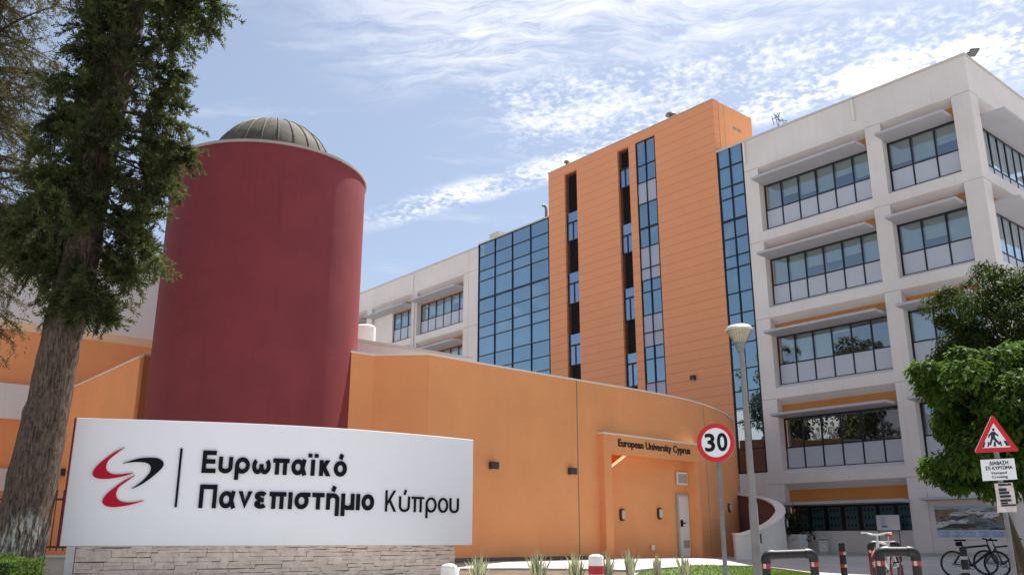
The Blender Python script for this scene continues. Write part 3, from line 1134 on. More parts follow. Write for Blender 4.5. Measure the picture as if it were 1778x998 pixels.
# portal frame
pa, pb = np.array([6.33, -15.85]), np.array([6.72, -10.61])
pt_ = (pb - pa) / np.linalg.norm(pb - pa)
pn_ = np.array([pt_[1], -pt_[0]])               # points to +s (inside)
def PT(t, n, z):
    q = pa + pt_ * t + pn_ * n
    return SD(q[0], q[1], z)
m = MB(PT)
m.box(0, 0.36, 0, 0.24, G0, 3.53)
m.box(0, 5.25, 0, 0.24, 3.53, 4.12)
po = part('portal', m, M_orange, aud)
m = MB(PT)
m.box(-0.03, 5.27, -0.03, 0.24, 4.12, 4.165)
part('ledge', m, M_trim, po)
v, f = text_geo('European University Cyprus', 0.03, 0.026)
v = fit(v, 0.70, 4.63, 3.78, 4.0, (0.0, 0.68))
m = MB()
add_geo(m, v, f, lambda x, y, z: PT(x, -0.014 - z * 0.4, y))
part('lettering', m, M_letter, po)
# recessed passage behind the portal
m = MB(BT)
m.strip([(6.72, -10.95), (7.30, -10.98)], G0, 3.62, 0.2, 1)
part('passage_wall', m, M_orange, aud)
m = MB(BT)
m.strip([(6.62, -15.52), (8.2, -15.60)], G0, 3.62, 0.2, -1)
part('passage_wall', m, M_orange, aud)
m = MB(BT)
m.prism([(-15.9, G0), (-10.9, G0), (-10.9, 3.72), (-13.80, 3.72), (-13.97, 3.61), (-15.9, 2.50)], 7.07, 7.30, 'x')
part('back_wall', m, M_orange, aud)
m = MB(BT)
m.prism([(-15.9, 2.50), (-13.80, 3.715), (-13.80, 3.738), (-15.9, 2.528)], 7.055, 7.09, 'x')
part('sloped_coping', m, M_trim, aud)
m = MB(BT)
m.box(8.4, 8.5, -15.8, -10.9, G0, 4.4)
part('inner_wall', m, M_orange, aud)
def onBack(px, py):
    """point on the passage back wall, as (d, z)"""
    D = ray(px, py)
    pl_ = np.array(SD(7.07, -12.5, 0))
    o = np.array([0, 0, HC])
    t = np.dot(pl_ - o, UV) / np.dot(D, UV)
    q = o + t * D
    return float(np.dot(q - C0, VV)), float(q[2])
dd0, dz1 = onBack(1172, 857)
dd1, _ = onBack(1189.5, 857)
dw = thing('tmp', 'x', 'x') if False else None
m = MB(BT)
m.box(7.02, 7.05, dd0 + .07, -11.03, G0 + .02, dz1 - .06)
dr = part('door', m, M_door, aud)
m = MB(BT)
m.box(6.98, 7.06, dd0, dd0 + .07, G0, dz1)
m.box(6.98, 7.06, dd0 + .07, -11.0, dz1 - .06, dz1)
part('frame', m, M_vent, dr)
m = MB(BT)
m.box(6.94, 7.02, dd0 + .16, dd0 + .20, G0 + 1.0, G0 + 1.22)
m.box(6.94, 6.97, dd0 + .16, dd0 + .34, G0 + 1.10, G0 + 1.14)
part('handle', m, M_black, dr)
m = MB(BT)
for k in range(5):
    m.box(7.0, 7.02, -11.40, -11.08, G0 + .32 + k * .05, G0 + .35 + k * .05)
part('kick_grille', m, M_groove, dr)
v0, vz1 = onBack(1172, 819)
_, vz0 = onBack(1172, 841)
m = MB(BT)
m.box(6.99, 7.03, v0, -11.05, vz0, vz1)
vg = part('vent_grille', m, M_trim, aud)
m = MB(BT)
for k in range(9):
    z = vz0 + .06 + k * (vz1 - vz0 - .12) / 9
    m.box(6.975, 6.99, v0 + .06, -11.1, z, z + .03)
part('slat', m, M_vent, vg)
b0, bz0 = onBack(1131, 950)
m = MB(BT)
m.box(6.98, 7.03, b0 - .07, b0 + .07, bz0 - .08, bz0 + .08)
part('socket_box', m, M_trim, aud)

# ------------------------------------------------------------------ rotunda
RC = (-6.868, 23.309)
rot = thing('rotunda', 'round dark red tower with a ribbed grey dome, behind the white sign', 'tower', (*RC, 0.3))
m = MB()
RR, RZ = 2.645, 10.80
m.lathe([(RR, 0.2), (RR, RZ - .07), (RR - .2, RZ - .07)], (*RC, 0), 128)
part('drum', m, M_red, rot, smoothed=True)
m = MB()
m.lathe([(RR - .25, RZ - .065), (RR + .045, RZ - .065), (RR + .045, RZ), (RR - .25, RZ), (RR - .25, RZ - .065)], (*RC, 0), 128)
part('rim', m, M_rimgrey, rot, smoothed=True)
m = MB()
m.lathe([(RR - .22, RZ - .05), (0, RZ - .05)], (*RC, 0), 64)
part('roof_deck', m, M_coping, rot)
m = MB()
DR, DZ = 1.76, RZ - .02
prof = [(DR * math.cos(a), DZ + DR * 1.0 * math.sin(a)) for a in np.linspace(0, math.pi / 2, 22)]
prof[-1] = (0, prof[-1][1])
m.lathe(prof, (*RC, 0), 96)
dm = part('dome', m, M_dome, rot, smoothed=True)
m = MB()
for k in range(24):
    a = 2 * math.pi * (k + .3) / 24
    m.tube([(RC[0] + (DR + .005) * math.cos(e) * math.cos(a), RC[1] + (DR + .005) * math.cos(e) * math.sin(a), DZ + (DR + .005) * math.sin(e)) for e in np.linspace(0, R(86), 14)], 0.022, 5)
part('seam', m, M_rib, dm)

# ------------------------------------------------------------------ banded building far left
SB = 19.8
rb = thing('campus_building', 'orange building with cream parapet and slab bands behind the cypress trunk at far left', 'building', SD(SB, -30, 0.3), BROT)
m = MB(BT)
m.box(SB, SB + 12, -60, -24.4, 8.0, 11.15)
m.box(SB, SB + 12, -60, -28.6, 4.75, 5.9)
m.box(SB, SB + 12, -60, -28.6, 2.45, 3.15)
part('wall', m, M_white, rb)
m = MB(BT)
m.box(SB + .25, SB + 12, -60, -24.4, 5.9, 7.75)
m.box(SB + .2, SB + 12, -60, -28.6, 3.15, 4.75)
m.box(SB + .2, SB + 12, -60, -28.6, 0, 2.45)
m.box(SB + .25, SB + 12, -28.6, -24.4, 0, 5.9)
part('orange_wall', m, M_orange, rb)
m = MB(BT)
m.prism([(SB, 8.0), (SB + 1, 8.0), (SB + 1, 7.75), (SB + .25, 7.75)], -60, -24.4, 'y')
part('soffit', m, mat('cream_soffit', (0.75, 0.60, 0.44), 0.85, 0.04), rb)
m = MB(BT)
m.box(SB - .04, SB + .4, -60, -24.35, 11.15, 11.25)
part('coping', m, M_coping, rb)
m = MB(BT)
m.box(SB - .004, SB, -60, -24.4, 10.35, 10.37)
part('joint', m, M_groove, rb)

# ------------------------------------------------------------------ the curved sign wall
SZ0, SZ1 = 0.835, 3.10
plan = catmull([(-8.03, 16.26), (-6.6, 16.60), (-5.01, 17.10), (-3.37, 17.90), (-1.8, 19.10), (-0.87, 19.99)], 40)
plan = np.array(plan)
seg = np.linalg.norm(np.diff(plan, axis=0), axis=1)
ulen = np.concatenate([[0], np.cumsum(seg)])
UL = float(ulen[-1])
def sgp(u, n=0.0):
    x, y = np.interp(u, ulen, plan[:, 0]), np.interp(u, ulen, plan[:, 1])
    e = 0.05
    tx = np.interp(min(u + e, UL), ulen, plan[:, 0]) - np.interp(max(u - e, 0), ulen, plan[:, 0])
    ty = np.interp(min(u + e, UL), ulen, plan[:, 1]) - np.interp(max(u - e, 0), ulen, plan[:, 1])
    L = math.hypot(tx, ty)
    return float(x + n * ty / L), float(y - n * tx / L)          # +n = towards the street
azs = np.arctan2(plan[:, 0], plan[:, 1])
def sgn(px, py):
    D = ray(px, py)
    a = math.atan2(D[0], D[1])
    u = float(np.interp(a, azs, ulen))
    x, y = sgp(u)
    return u, HC + D[2] / D[1] * y
sg = thing('monument_sign', 'long curved white sign wall with a red and black swoosh emblem on a stone base', 'sign', (-4.0, 17.6, 0))
us = np.linspace(0, UL, 60)
m = MB()
m.strip([sgp(u) for u in us], SZ0, SZ1, 0.24, 1)
part('panel', m, M_signw, sg, bevel=0.012)
m = MB()
m.strip([sgp(-0.0, 0.0), (sgp(0)[0] - .001, sgp(0)[1])], SZ0, SZ1, 0.2, 1) if False else None
x0, y0 = sgp(0.0)
x1, y1 = sgp(0.3)
t0 = np.array([x1 - x0, y1 - y0]) / 0.3
n0 = np.array([-t0[1], t0[0]])
def ST_(a, b, z):
    q = np.array([x0, y0]) + t0 * a + n0 * b
    return (q[0], q[1], z)
m = MB(ST_)
m.box(-0.03, -0.001, -0.004, 0.23, SZ0 + .0, SZ1 - .002)
part('edge_trim', m, M_darkred, sg)
# the Greek lettering is drawn with strokes of one width
XH, CAP = 0.54, 0.73
def ell(cx, cy, rx, ry, a0, a1, n=18):
    return [(cx + rx * math.cos(R(a)), cy + ry * math.sin(R(a))) for a in np.linspace(a0, a1, n)]
def glyph(ch, h):
    """(width, [(polyline, closed, ylow, yhigh)])"""
    B = lambda *p: (list(p), False, None, None)
    acc = lambda x: ([(x - .01, .60), (x + .055, .765)], False, None, None)
    if ch == 'Ε':
        return .49, [B((h, 0), (h, CAP)), B((2 * h, h), (.49, h)), B((2 * h, .375), (.455, .375)), B((2 * h, CAP - h), (.48, CAP - h))]
    if ch == 'Π':
        return .60, [B((h, 0), (h, CAP)), B((.60 - h, 0), (.60 - h, CAP)), B((2 * h, CAP - h), (.60 - 2 * h, CAP - h))]
    if ch in 'Κκ':
        H = CAP if ch == 'Κ' else XH
        W_ = .54 if ch == 'Κ' else .49
        return W_, [B((h, 0), (h, H)), ([(h, H * .30), (W_ - h * 1.6, H + .08)], False, 0, H), ([(h + (W_ - 2.6 * h) * .36, H * .52), (W_ - h * 1.1, -.08)], False, 0, H)]
    if ch in 'υύ':
        W_ = .50
        p = [(h, XH)] + ell(W_ / 2, .20, W_ / 2 - h, .20 - h, 180, 360) + [(W_ - h, XH)]
        return W_, [B(*p)] + ([acc(W_ / 2)] if ch == 'ύ' else [])
    if ch == 'ρ':
        return .53, [(ell(.265, XH / 2, .265 - h, XH / 2 - h, 0, 360, 32)[:-1], True, None, None), B((h, -.20), (h, XH / 2))]
    if ch == 'ω':
        c = .205
        L = ell(c, XH / 2, c - h, XH / 2 - h, 118, 360, 22) + [(2 * c - h, XH * .62)]
        M2 = [(2 * (2 * c - h) - x, y) for x, y in L]
        return 2 * (2 * c - h), [B(*L), B(*M2)]
    if ch == 'π':
        return .60, [B((0, XH - h), (.60, XH - h)), B((.155, XH - 2 * h), (.155, 0)), B((.445, XH - 2 * h), (.445, 0))]
    if ch == 'α':
        return .56, [(ell(.245, XH / 2, .245 - h, XH / 2 - h, 0, 360, 32)[:-1], True, None, None), B((.50 - h * .2, XH), (.49 - h, XH * .45), (.56 - h * .7, 0))]
    if ch in 'ιϊ':
        o = .10
        W_ = 2 * h + (2 * o if ch == 'ϊ' else 0)
        x = W_ / 2
        return W_, [B((x, 0), (x, XH))] + ([B((x - .12, .615), (x - .12, .615 + 1.75 * h)), B((x + .12, .615), (x + .12, .615 + 1.75 * h))] if ch == 'ϊ' else [])
    if ch in 'οόσ':
        W_ = .52
        g_ = [(ell(W_ / 2, XH / 2, W_ / 2 - h, XH / 2 - h, 0, 360, 32)[:-1], True, None, None)]
        if ch == 'ό':
            g_.append(acc(W_ / 2))
        if ch == 'σ':
            g_.append(B((W_ / 2, XH - h), (W_ + .06, XH - h)))
            W_ += .05
        return W_, g_
    if ch == 'ν':
        return .50, [([(h * .85, XH + .06), (.25, h * .4), (.50 - h * .85, XH + .06)], False, 0, XH)]
    if ch == 'ε':
        return .44, [B(*(ell(.225, .40, .225 - h, .14 - h * .85, 25, 262, 16))), B(*(ell(.225, .145, .225 - h, .145 - h, 98, 335, 16))), B((.19, .277), (.33, .277))]
    if ch == 'τ':
        return .46, [B((0, XH - h), (.46, XH - h)), B((.23, XH - 2 * h), (.23, 0))]
    if ch in 'ήη':
        W_ = .50
        return W_, [B((h, 0), (h, XH)), B(*(ell(W_ / 2, .33, W_ / 2 - h, XH - .33 - h, 180, 0) + [(W_ - h, -.20)])), acc(W_ / 2)]
    if ch == 'μ':
        W_ = .53
        return W_, [B((h, -.20), (h, XH)), B(*(ell(W_ / 2, .19, W_ / 2 - h, .19 - h, 180, 360) + [(W_ - h, XH)])), B((W_ - h, 0), (W_ - h, .2))]
    return .3, []
def stroke_text(body, l, r, top, base, w_, gap):
    u0, u1 = sgn(l, base)[0], sgn(r, base)[0]
    z0, z1 = sgn(l, base)[1], sgn(l, top)[1]
    h = w_ / 2
    x, items = 0.0, []
    for ch in body:
        W_, st_ = glyph(ch, h)
        for it in st_:
            items.append((x, it))
        x += W_ + gap
    tot = x - gap
    sx, sy = (u1 - u0) / tot, (z1 - z0) / CAP
    m = MB()
    for n_, (x0_, (pl_, closed, lo, hi)) in enumerate(items):
        p = np.array(pl_)
        if closed:
            tg = np.roll(p, -1, 0) - np.roll(p, 1, 0)
            nr_ = unit2(np.stack([-tg[:, 1], tg[:, 0]], 1))
            off_ = nr_ * h
        else:
            d = unit2(np.diff(p, axis=0))
            nn = np.stack([-d[:, 1], d[:, 0]], 1)
            off_ = np.zeros_like(p)
            off_[0], off_[-1] = nn[0] * h, nn[-1] * h
            for k in range(1, len(p) - 1):
                b_ = unit2((nn[k - 1] + nn[k])[None])[0]
                off_[k] = b_ * h / max(.35, float(np.dot(b_, nn[k])))
        a_, b_ = p + off_, p - off_
        if lo is not None:
            for q in (a_, b_):
                # slide clipped ends along the stroke so that they stay flat
                for k in (0, len(q) - 1):
                    o_ = 1 if k == 0 else len(q) - 2
                    for lim, bad in ((lo, q[k][1] < lo), (hi, q[k][1] > hi)):
                        if bad:
                            t = (lim - q[o_][1]) / (q[k][1] - q[o_][1])
                            q[k] = q[o_] + (q[k] - q[o_]) * t
                q[:, 1] = np.clip(q[:, 1], lo, hi)
        dep = 0.034 + 0.0006 * (n_ % 7)
        ids = []
        for k in range(len(p)):
            row = []
            for q, nn_ in ((a_[k], dep), (b_[k], dep), (b_[k], 0.001), (a_[k], 0.001)):
                row.append(m.V((*sgp(u0 + (x0_ + q[0]) * sx, nn_), z0 + q[1] * sy)))
            ids.append(row)
        N_ = len(ids)
        for k in range(N_ if closed else N_ - 1):
            A_2, B_2 = ids[k], ids[(k + 1) % N_]
            for j in range(4):
                m.F(A_2[j], B_2[j], B_2[(j + 1) % 4], A_2[(j + 1) % 4])
        if not closed:
            m.F(*ids[0])
            m.F(*ids[-1])
    return m
def unit2(a):
    return a / (np.linalg.norm(a, axis=-1, keepdims=True) + 1e-12)
part('lettering', stroke_text('Ευρωπαϊκό', 349.5, 601, 781.5, 820.5, .145, .085), M_black, sg)
part('lettering', stroke_text('Πανεπιστήμιο', 344, 648, 840.5, 881.5, .142, .088), M_black, sg)
part('lettering', stroke_text('Κύπρου', 668, 795, 850.5, 887.5, .075, .105), M_black, sg)
def blob(tips, pts_outer, pts_inner):
    o = catmull(pts_outer, 8)
    i = catmull(pts_inner, 8)
    return o, i
def swoosh(outer, inner, material):
    o = [sgn(150 + p[0] / 7.68, 760 + p[1] / 7.68) for p in catmull(outer, 6)]
    i = [sgn(150 + p[0] / 7.68, 760 + p[1] / 7.68) for p in catmull(inner, 6)]
    n = 40
    def res(c):
        c = np.array(c)
        l = np.concatenate([[0], np.cumsum(np.linalg.norm(np.diff(c, axis=0), axis=1))])
        q = np.linspace(0, l[-1], n)
        return np.stack([np.interp(q, l, c[:, 0]), np.interp(q, l, c[:, 1])], 1)
    o, i = res(o), res(i)
    m = MB()
    a = [[m.V((*sgp(p[0], nn), p[1])) for p in c] for c in (o, i) for nn in (0.002, 0.034)]
    of, ob_, if_, ib = a[1], a[0], a[3], a[2]
    for k in range(n - 1):
        m.F(of[k], of[k + 1], if_[k + 1], if_[k])
        m.F(of[k], ob_[k], ob_[k + 1], of[k + 1])
        m.F(if_[k], if_[k + 1], ib[k + 1], ib[k])
    return part('emblem', m, material, sg, recalc=False)
swoosh([(515, 127), (380, 190), (240, 290), (130, 390), (85, 470), (110, 520), (180, 543), (290, 543), (420, 525), (530, 500), (628, 465)],
       [(515, 127), (440, 180), (360, 240), (295, 300), (265, 370), (272, 425), (315, 465), (380, 483), (470, 482), (560, 470), (628, 465)], M_swred)
swoosh([(650, 497), (520, 560), (390, 650), (270, 750), (217, 835), (240, 890), (310, 917), (420, 917), (560, 895), (690, 860), (775, 830)],
       [(650, 497), (590, 540), (520, 590), (440, 650), (400, 720), (402, 782), (442, 832), (520, 855), (600, 857), (690, 845), (775, 830)], M_swred)
swoosh([(490, 340), (590, 305), (720, 270), (860, 262), (960, 272), (1020, 310), (1030, 360), (990, 420), (900, 500), (780, 590), (690, 640), (605, 678)],
       [(490, 340), (590, 325), (700, 320), (790, 330), (840, 352), (862, 395), (845, 460), (790, 530), (745, 575), (700, 610), (650, 645), (605, 678)], M_black)
ua, za = sgn(314.5, 778)
ub, zb_ = sgn(306, 880)
uc = (ua + ub) / 2
m = MB()
m.strip([sgp(uc - .02, 0.03), sgp(uc + .02, 0.03)], zb_, za, 0.026, 1)
part('divider', m, M_black, sg)
# stone base of thin split ledges
uL, uR = sgn(131, 950)[0], sgn(793, 950)[0]
m = MB()
z = 0.0
while z < SZ0 - 0.01:
    h = min(float(rng.choice([0.035, 0.05, 0.065, 0.08])), SZ0 - 0.002 - z)
    u = uL
    while u < uR - 0.01:
        l = min(float(rng.uniform(0.18, 0.62)), uR - u)
        p = float(rng.choice([-.075, -.06, -.05, -.04])) + float(rng.uniform(-.008, .008))
        tl, tr = float(rng.uniform(-.012, .012)), float(rng.uniform(-.012, .012))
        pts = []
        for uu, dzz in ((u + .003, tl), (u + l - .003, tr)):
            for nn in (p, -0.2):
                x, y = sgp(uu, nn)
                pts.append((x, y, z + .003 + (dzz if z > .02 else 0)))
                pts.append((x, y, z + h + (dzz if z + h < SZ0 - .02 else -0.001)))
        i = [m.V(q) for q in pts]
        for q in ((0, 4, 5, 1), (2, 3, 7, 6), (1, 5, 7, 3), (0, 2, 6, 4), (0, 1, 3, 2), (4, 6, 7, 5)):
            m.F(*[i[k] for k in q])
        u += l
    z += h
part('stone_base', m, M_stone, sg)
m = MB()
ucore = np.linspace(uL + .01, uR - .01, 30)
m.strip([sgp(u, -0.10) for u in ucore], 0.0, SZ0 - .003, 0.08, 1)
part('base_core', m, M_plinth, sg)
m = MB()
m.strip([sgp(uL - .155, -0.03), sgp(uL - .012, -0.03)], 0, SZ0 - .003, 0.16, 1)
part('post', m, M_concw, sg, bevel=0.006)

# ------------------------------------------------------------------ spiral ramp wall
rp_px = [(1276, 924.5, 7.85, 31.0), (1291, 925, 8.25, 31.05), (1321, 916, 9.0, 31.5), (1347, 903, 9.6, 32.2), (1359, 891, 9.98, 33.1), (1361, 883, 10.12, 34.0), (1353, 872.6, 10.15, 34.9), (1331, 863.5, 9.95, 35.8), (1300, 858.5, 9.5, 36.7), (1282, 856, 9.25, 37.2)]
rpl, rpz = [], []
for (qx, qy, X, Y) in rp_px:
    D = ray(qx, qy)
    X = D[0] / D[1] * Y
    rpl.append((X, Y))
    rpz.append(HC + D[2] / D[1] * Y)
rpc = np.array(catmull([(p[0], p[1], z) for p, z in zip(rpl, rpz)], 8))
rmp = thing('ramp_wall', 'low white curved ramp wall with maroon inner face at the foot of the orange tower', 'wall', (9.3, 32.5, 0.3))
m = MB()
m.strip([tuple(p[:2]) for p in rpc], 0.1, list(rpc[:, 2] - .06), 0.22, 1)
part('wall', m, mat('pale_render', (0.66, 0.62, 0.58), 0.85, 0.05, 0.6, streak=0.1), rmp)
m = MB()
tn = np.gradient(rpc[:, :2], axis=0)
tn /= np.linalg.norm(tn, axis=1)[:, None]
nl = np.stack([-tn[:, 1], tn[:, 0]], 1)
inn = rpc[:, :2] + nl * 0.222
m.strip([tuple(p) for p in inn], 0.1, list(rpc[:, 2] - .061), 0.012, 1)
part('inner_face', m, M_wallred, rmp)
m = MB()
outp = rpc[:, :2] - nl * 0.05
m.strip([tuple(p) for p in outp], list(rpc[:, 2] - .06), list(rpc[:, 2]), 0.36, 1)
part('coping', m, M_trim, rmp, bevel=0.01)
m = MB()
m.prism([tuple(p) for p in inn[::6]], 0.1, 0.45, 'z')
part('ramp_floor', m, M_pave, rmp)


# ------------------------------------------------------------------ wall lamps
def box_lamp(q, out, up, label, sx=.13, sy=.16, sz=.10):
    """a small up and down wall light; q on the wall, out = unit vector away from it"""
    o = np.array(out)
    t = np.array([-o[1], o[0], 0])
    T = lambda a, b, c: tuple(np.array(q) + t * a + o * b + np.array([0, 0, c]))
    th = thing('wall_lamp', label, 'wall lamp', tuple(q), 0, 'box shaped lamps on the building walls')
    m = MB(T)
    m.box(-sx, sx, 0.02, sy, -sz, sz)
    part('housing', m, M_lampbox, th, bevel=0.01)
    m = MB(T)
    m.box(-sx * .5, sx * .5, 0.0, 0.02, -sz * .5, sz * .5)
    part('bracket', m, M_iron, th)
    m = MB(T)
    m.box(-sx * .8, sx * .8, 0.035, sy - .015, -sz - .006, -sz)
    part('lens', m, M_bulk, th)
def curve_s(dv):
    for a, b in zip(curve, curve[1:]):
        if a[1] <= dv <= b[1]:
            return a[0] + (b[0] - a[0]) * (dv - a[1]) / (b[1] - a[1])
OUT_S = tuple(-UV)
OUT_D = tuple(-VV)
box_lamp(SD(curve_s(-20.27), -20.27, 2.91), OUT_S, 0, 'black box lamp on the curved orange wall nearest the white sign')
box_lamp(SD(curve_s(-17.13), -17.13, 2.91), OUT_S, 0, 'black box lamp on the curved orange wall beside its vertical joint')
box_lamp(SD(15.09, F0, 8.87), OUT_D, 0, 'small grey box lamp low on the orange clad tower face', .13, .2, .12)
box_lamp(SD(17.94, -28.4, 2.98), OUT_D, 0, 'black box lamp on the brown orange wall between cypress trunk and sign', .28, .2, .11)
def bulkhead(q, out, label, rx=.10, rz=.19):
    o = np.array(out)
    t = np.array([-o[1], o[0], 0])
    th = thing('bulkhead_lamp', label, 'wall lamp', tuple(q), 0, 'oval bulkhead lamps on the walls')
    def oval(rx, rz, b0, b1):
        m = MB(lambda a, b, c: tuple(np.array(q) + t * a + o * b + np.array([0, 0, c])))
        pr = []
        for a in np.linspace(0, 2 * math.pi, 25)[:-1]:
            c_, s_ = math.cos(a), math.sin(a)
            pr.append((rx * math.copysign(abs(c_) ** .6, c_), rz * math.copysign(abs(s_) ** .6, s_)))
        m.prism(pr, b0, b1, 'y')
        return m
    part('housing', oval(rx, rz, 0.0, 0.07), M_lampbox, th)
    part('lens', oval(rx * .68, rz * .74, 0.07, 0.11), M_bulk, th, bevel=0.012)
for qx, qy, lb in ((1079, 893, 'left oval bulkhead lamp on the entrance back wall'), (1144, 891, 'right oval bulkhead lamp on the entrance back wall, nearer the door')):
    d_, z_ = onBack(qx, qy)
    bulkhead(SD(7.069, d_, z_), OUT_S, lb)
for dv in np.arange(-9.3, -5.0, .02):
    pass
q = SD(curve_s(-7.3), -7.3, 2.1)
tq = np.array(SD(curve_s(-7.2), -7.2, 0)) - np.array(SD(curve_s(-7.4), -7.4, 0))
nq = np.array([tq[1], -tq[0], 0]) / np.linalg.norm(tq)
bulkhead(q, tuple(nq), 'round bulkhead lamp on the shaded right end of the curved orange wall', .13, .16)
k = 20
q = (outp[k][0], outp[k][1], 0.95 + .02)
nq = np.array([-nl[k][0], -nl[k][1], 0])
box_lamp((rpc[14][0], rpc[14][1], 0.98), tuple(np.array([-nl[14][0], -nl[14][1], 0])), 0, 'dark box lamp low on the white curved ramp wall', .10, .12, .16)
bulkhead((rpc[36][0], rpc[36][1], 1.5), tuple(np.array([-nl[36][0], -nl[36][1], 0])), 'pale bulkhead lamp on the right edge of the curved ramp wall', .12, .16)

# ------------------------------------------------------------------ roof equipment
def roof_pt(px, py, d):
    s_, z_ = onF(px, py, d)
    return SD(s_, d, z_)
fl = thing('floodlight', 'grey floodlight on a bracket at the roof corner of the office block', 'floodlight', SD(0.0, 0.0, TOP + .1))
b = np.array(P(1678, 92.5, 33.2))
h = np.array(P(1689, 92, 33.2))
m = MB()
m.tube([SD(0.05, 0.05, TOP), tuple(b), tuple((b + h) / 2 + np.array([0, 0, .05]))], 0.03, 8)
part('bracket', m, M_iron, fl)
m = MB(lambda x, y, z: tuple(h + np.array([x * .95 + z * .3, y, z + x * .10 - y * .25])))
m.box(-.22, .22, -.20, .20, -.05, .06)
part('lamp_head', m, M_steel, fl, bevel=0.02)
an = thing('roof_antenna', 'thin metal television antenna above the parapet of the office block', 'antenna', roof_pt(1352, 216, 1.0))
m = MB()
b = np.array(roof_pt(1352, 222, 1.0))
for q in ((1345, 200), (1353, 196), (1366, 211)):
    m.tube([tuple(b), roof_pt(*q, 1.0)], 0.014, 5)
for q0, q1 in (((1340, 202), (1344, 217)), ((1344, 198), (1356, 212)), ((1341, 207), (1352, 203)), ((1350, 197), (1347, 207)), ((1354, 196), (1350, 205)), ((1348, 208), (1366, 210)), ((1358, 206), (1360, 213))):
    m.tube([roof_pt(*q0, 1.0), roof_pt(*q1, 1.0)], 0.018, 5)
part('elements', m, M_iron, an)
vp = MB()
vp.tube([roof_pt(948, 384, .8), roof_pt(948.5, 366, .8), roof_pt(947.5, 360, .8), roof_pt(944.5, 356.5, .75), roof_pt(942.5, 357.5, .6)], 0.09, 12)
solo('vent_pipe', vp, M_steel, 'bent grey vent pipe above the curtain wall beside the orange tower', 'vent pipe', smoothed=True)
ch = MB(BT)
s0_, z0_ = onF(868.5, 402, .8)
s1_, _ = onF(848, 402, .8)
ch.box(s0_ + .15, s1_ - .15, 0.8, 1.8, 20.2, z0_)
ch.box(s0_ + .10, s1_ - .10, 0.75, 1.85, z0_, z0_ + .08)
solo('chimney_block', ch, M_coping, 'small concrete stack on the roof above the blue curtain wall', 'chimney')
for (qx, qy, lb, sz) in ((1165, 201, 'round metal roof vent at the top edge of the orange tower, right one', .30), (984, 283, 'small roof vent at the top edge of the orange tower, left one', .18)):
    p = np.array(roof_pt(qx, qy, 0.5))
    m = MB()
    m.lathe([(sz * .4, -.5), (sz * .4, 0), (sz * 1.1, .02), (sz * .9, .12), (0, .2)], tuple(p), 16)
    solo('roof_vent', m, M_steel, lb, 'roof vent', smoothed=True)
tk = MB()
_p = SD(12.0, -22.6, 6.45)
D = ray(634, 566)
tY = _p[1] + 1.0
tp = P(634, 566, tY)
tk.lathe([(0.36, 6.53), (0.36, tp[2] - .05), (0.30, tp[2]), (0, tp[2] + .02)], (tp[0], tp[1], 0), 24)
solo('water_tank', tk, M_trim, 'white round water tank on the low roof beside the red tower', 'water tank', smoothed=True)

# ------------------------------------------------------------------ things by the office wall
a = [onF(1622, 877, .1), onF(1745, 935, .1)]
ps = thing('wall_poster', 'wide panorama print with a blue caption strip on the ground floor wall', 'poster', SD(2.5, .1, .96))
m = MB(BT)
m.box(1.15, 3.74, 0.07, 0.098, 0.95, 2.22)
part('board', m, M_trim, ps)
def poster_mat():
    mm = bpy.data.materials.new('panorama_print')
    mm.use_nodes = True
    t = NT(mm.node_tree)
    o_ = t.n('ShaderNodeTexCoord').outputs['Object']
    s3 = t.n('ShaderNodeSeparateXYZ')
    t.l(o_, s3.inputs[0])
    v_ = t.xyz(t.m('ADD', s3.outputs[0], t.m('MULTIPLY', s3.outputs[2], 1.2)), 0.0, t.m('MULTIPLY', s3.outputs[2], 3.0))
    f1 = t.noise(v_, 2.3, 4.0, 0.6)
    f2 = t.noise(v_, 6.0, 3.0, 0.7)
    vo = t.n('ShaderNodeTexVoronoi', distance='CHEBYCHEV')
    vo.inputs['Scale'].default_value = 2.6
    t.l(t.xyz(t.m('ADD', s3.outputs[0], t.m('MULTIPLY', s3.outputs[2], -1.4)), 0.0, t.m('ADD', t.m('MULTIPLY', s3.outputs[2], 2.2), t.m('MULTIPLY', s3.outputs[0], 0.35))), vo.inputs['Vector'])
    hs = t.n('ShaderNodeSeparateColor')
    t.l(vo.outputs['Color'], hs.inputs[0])
    c = t.mixc(t.ss(hs.outputs[0], 0.35, 0.45), (0.035, 0.045, 0.05), (0.13, 0.20, 0.24))
    c = t.mixc(t.ss(hs.outputs[1], 0.70, 0.74), c, (0.55, 0.58, 0.60))
    c = t.mixc(t.ss(hs.outputs[2], 0.78, 0.8), c, (0.26, 0.17, 0.10))
    c = t.mixc(t.ss(f2, 0.52, 0.6), c, (0.035, 0.05, 0.03))
    c = t.mixc(t.ss(t.m('ADD', s3.outputs[2], t.m('MULTIPLY', f1, 0.5)), 1.28, 1.42), c, (0.34, 0.45, 0.56))
    b_ = t.n('ShaderNodeBsdfPrincipled', i_Roughness=0.4)
    t.l(c, b_.inputs['Base Color'])
    oo = t.n('ShaderNodeOutputMaterial')
    t.l(b_.outputs[0], oo.inputs[0])
    return mm
m = MB(BT)
m.box(1.17, 3.72, 0.062, 0.07, 1.29, 2.20)
part('picture', m, poster_mat(), ps)
m = MB(BT)
m.box(1.17, 3.72, 0.063, 0.07, 1.0, 1.28)
cs = part('caption_strip', m, mat('caption_blue', (0.42, 0.52, 0.68), 0.5, 0.2, 4.0), ps)
m = MB(BT)
for k in range(5):
    for j in range(4):
        m.box(1.25 + k * .5, 1.25 + k * .5 + .38 - .07 * (j % 3), 0.060, 0.063, 1.05 + j * .05, 1.065 + j * .05)
part('text_line', m, mat('caption_ink', (0.16, 0.2, 0.32), 0.6, 0), cs)
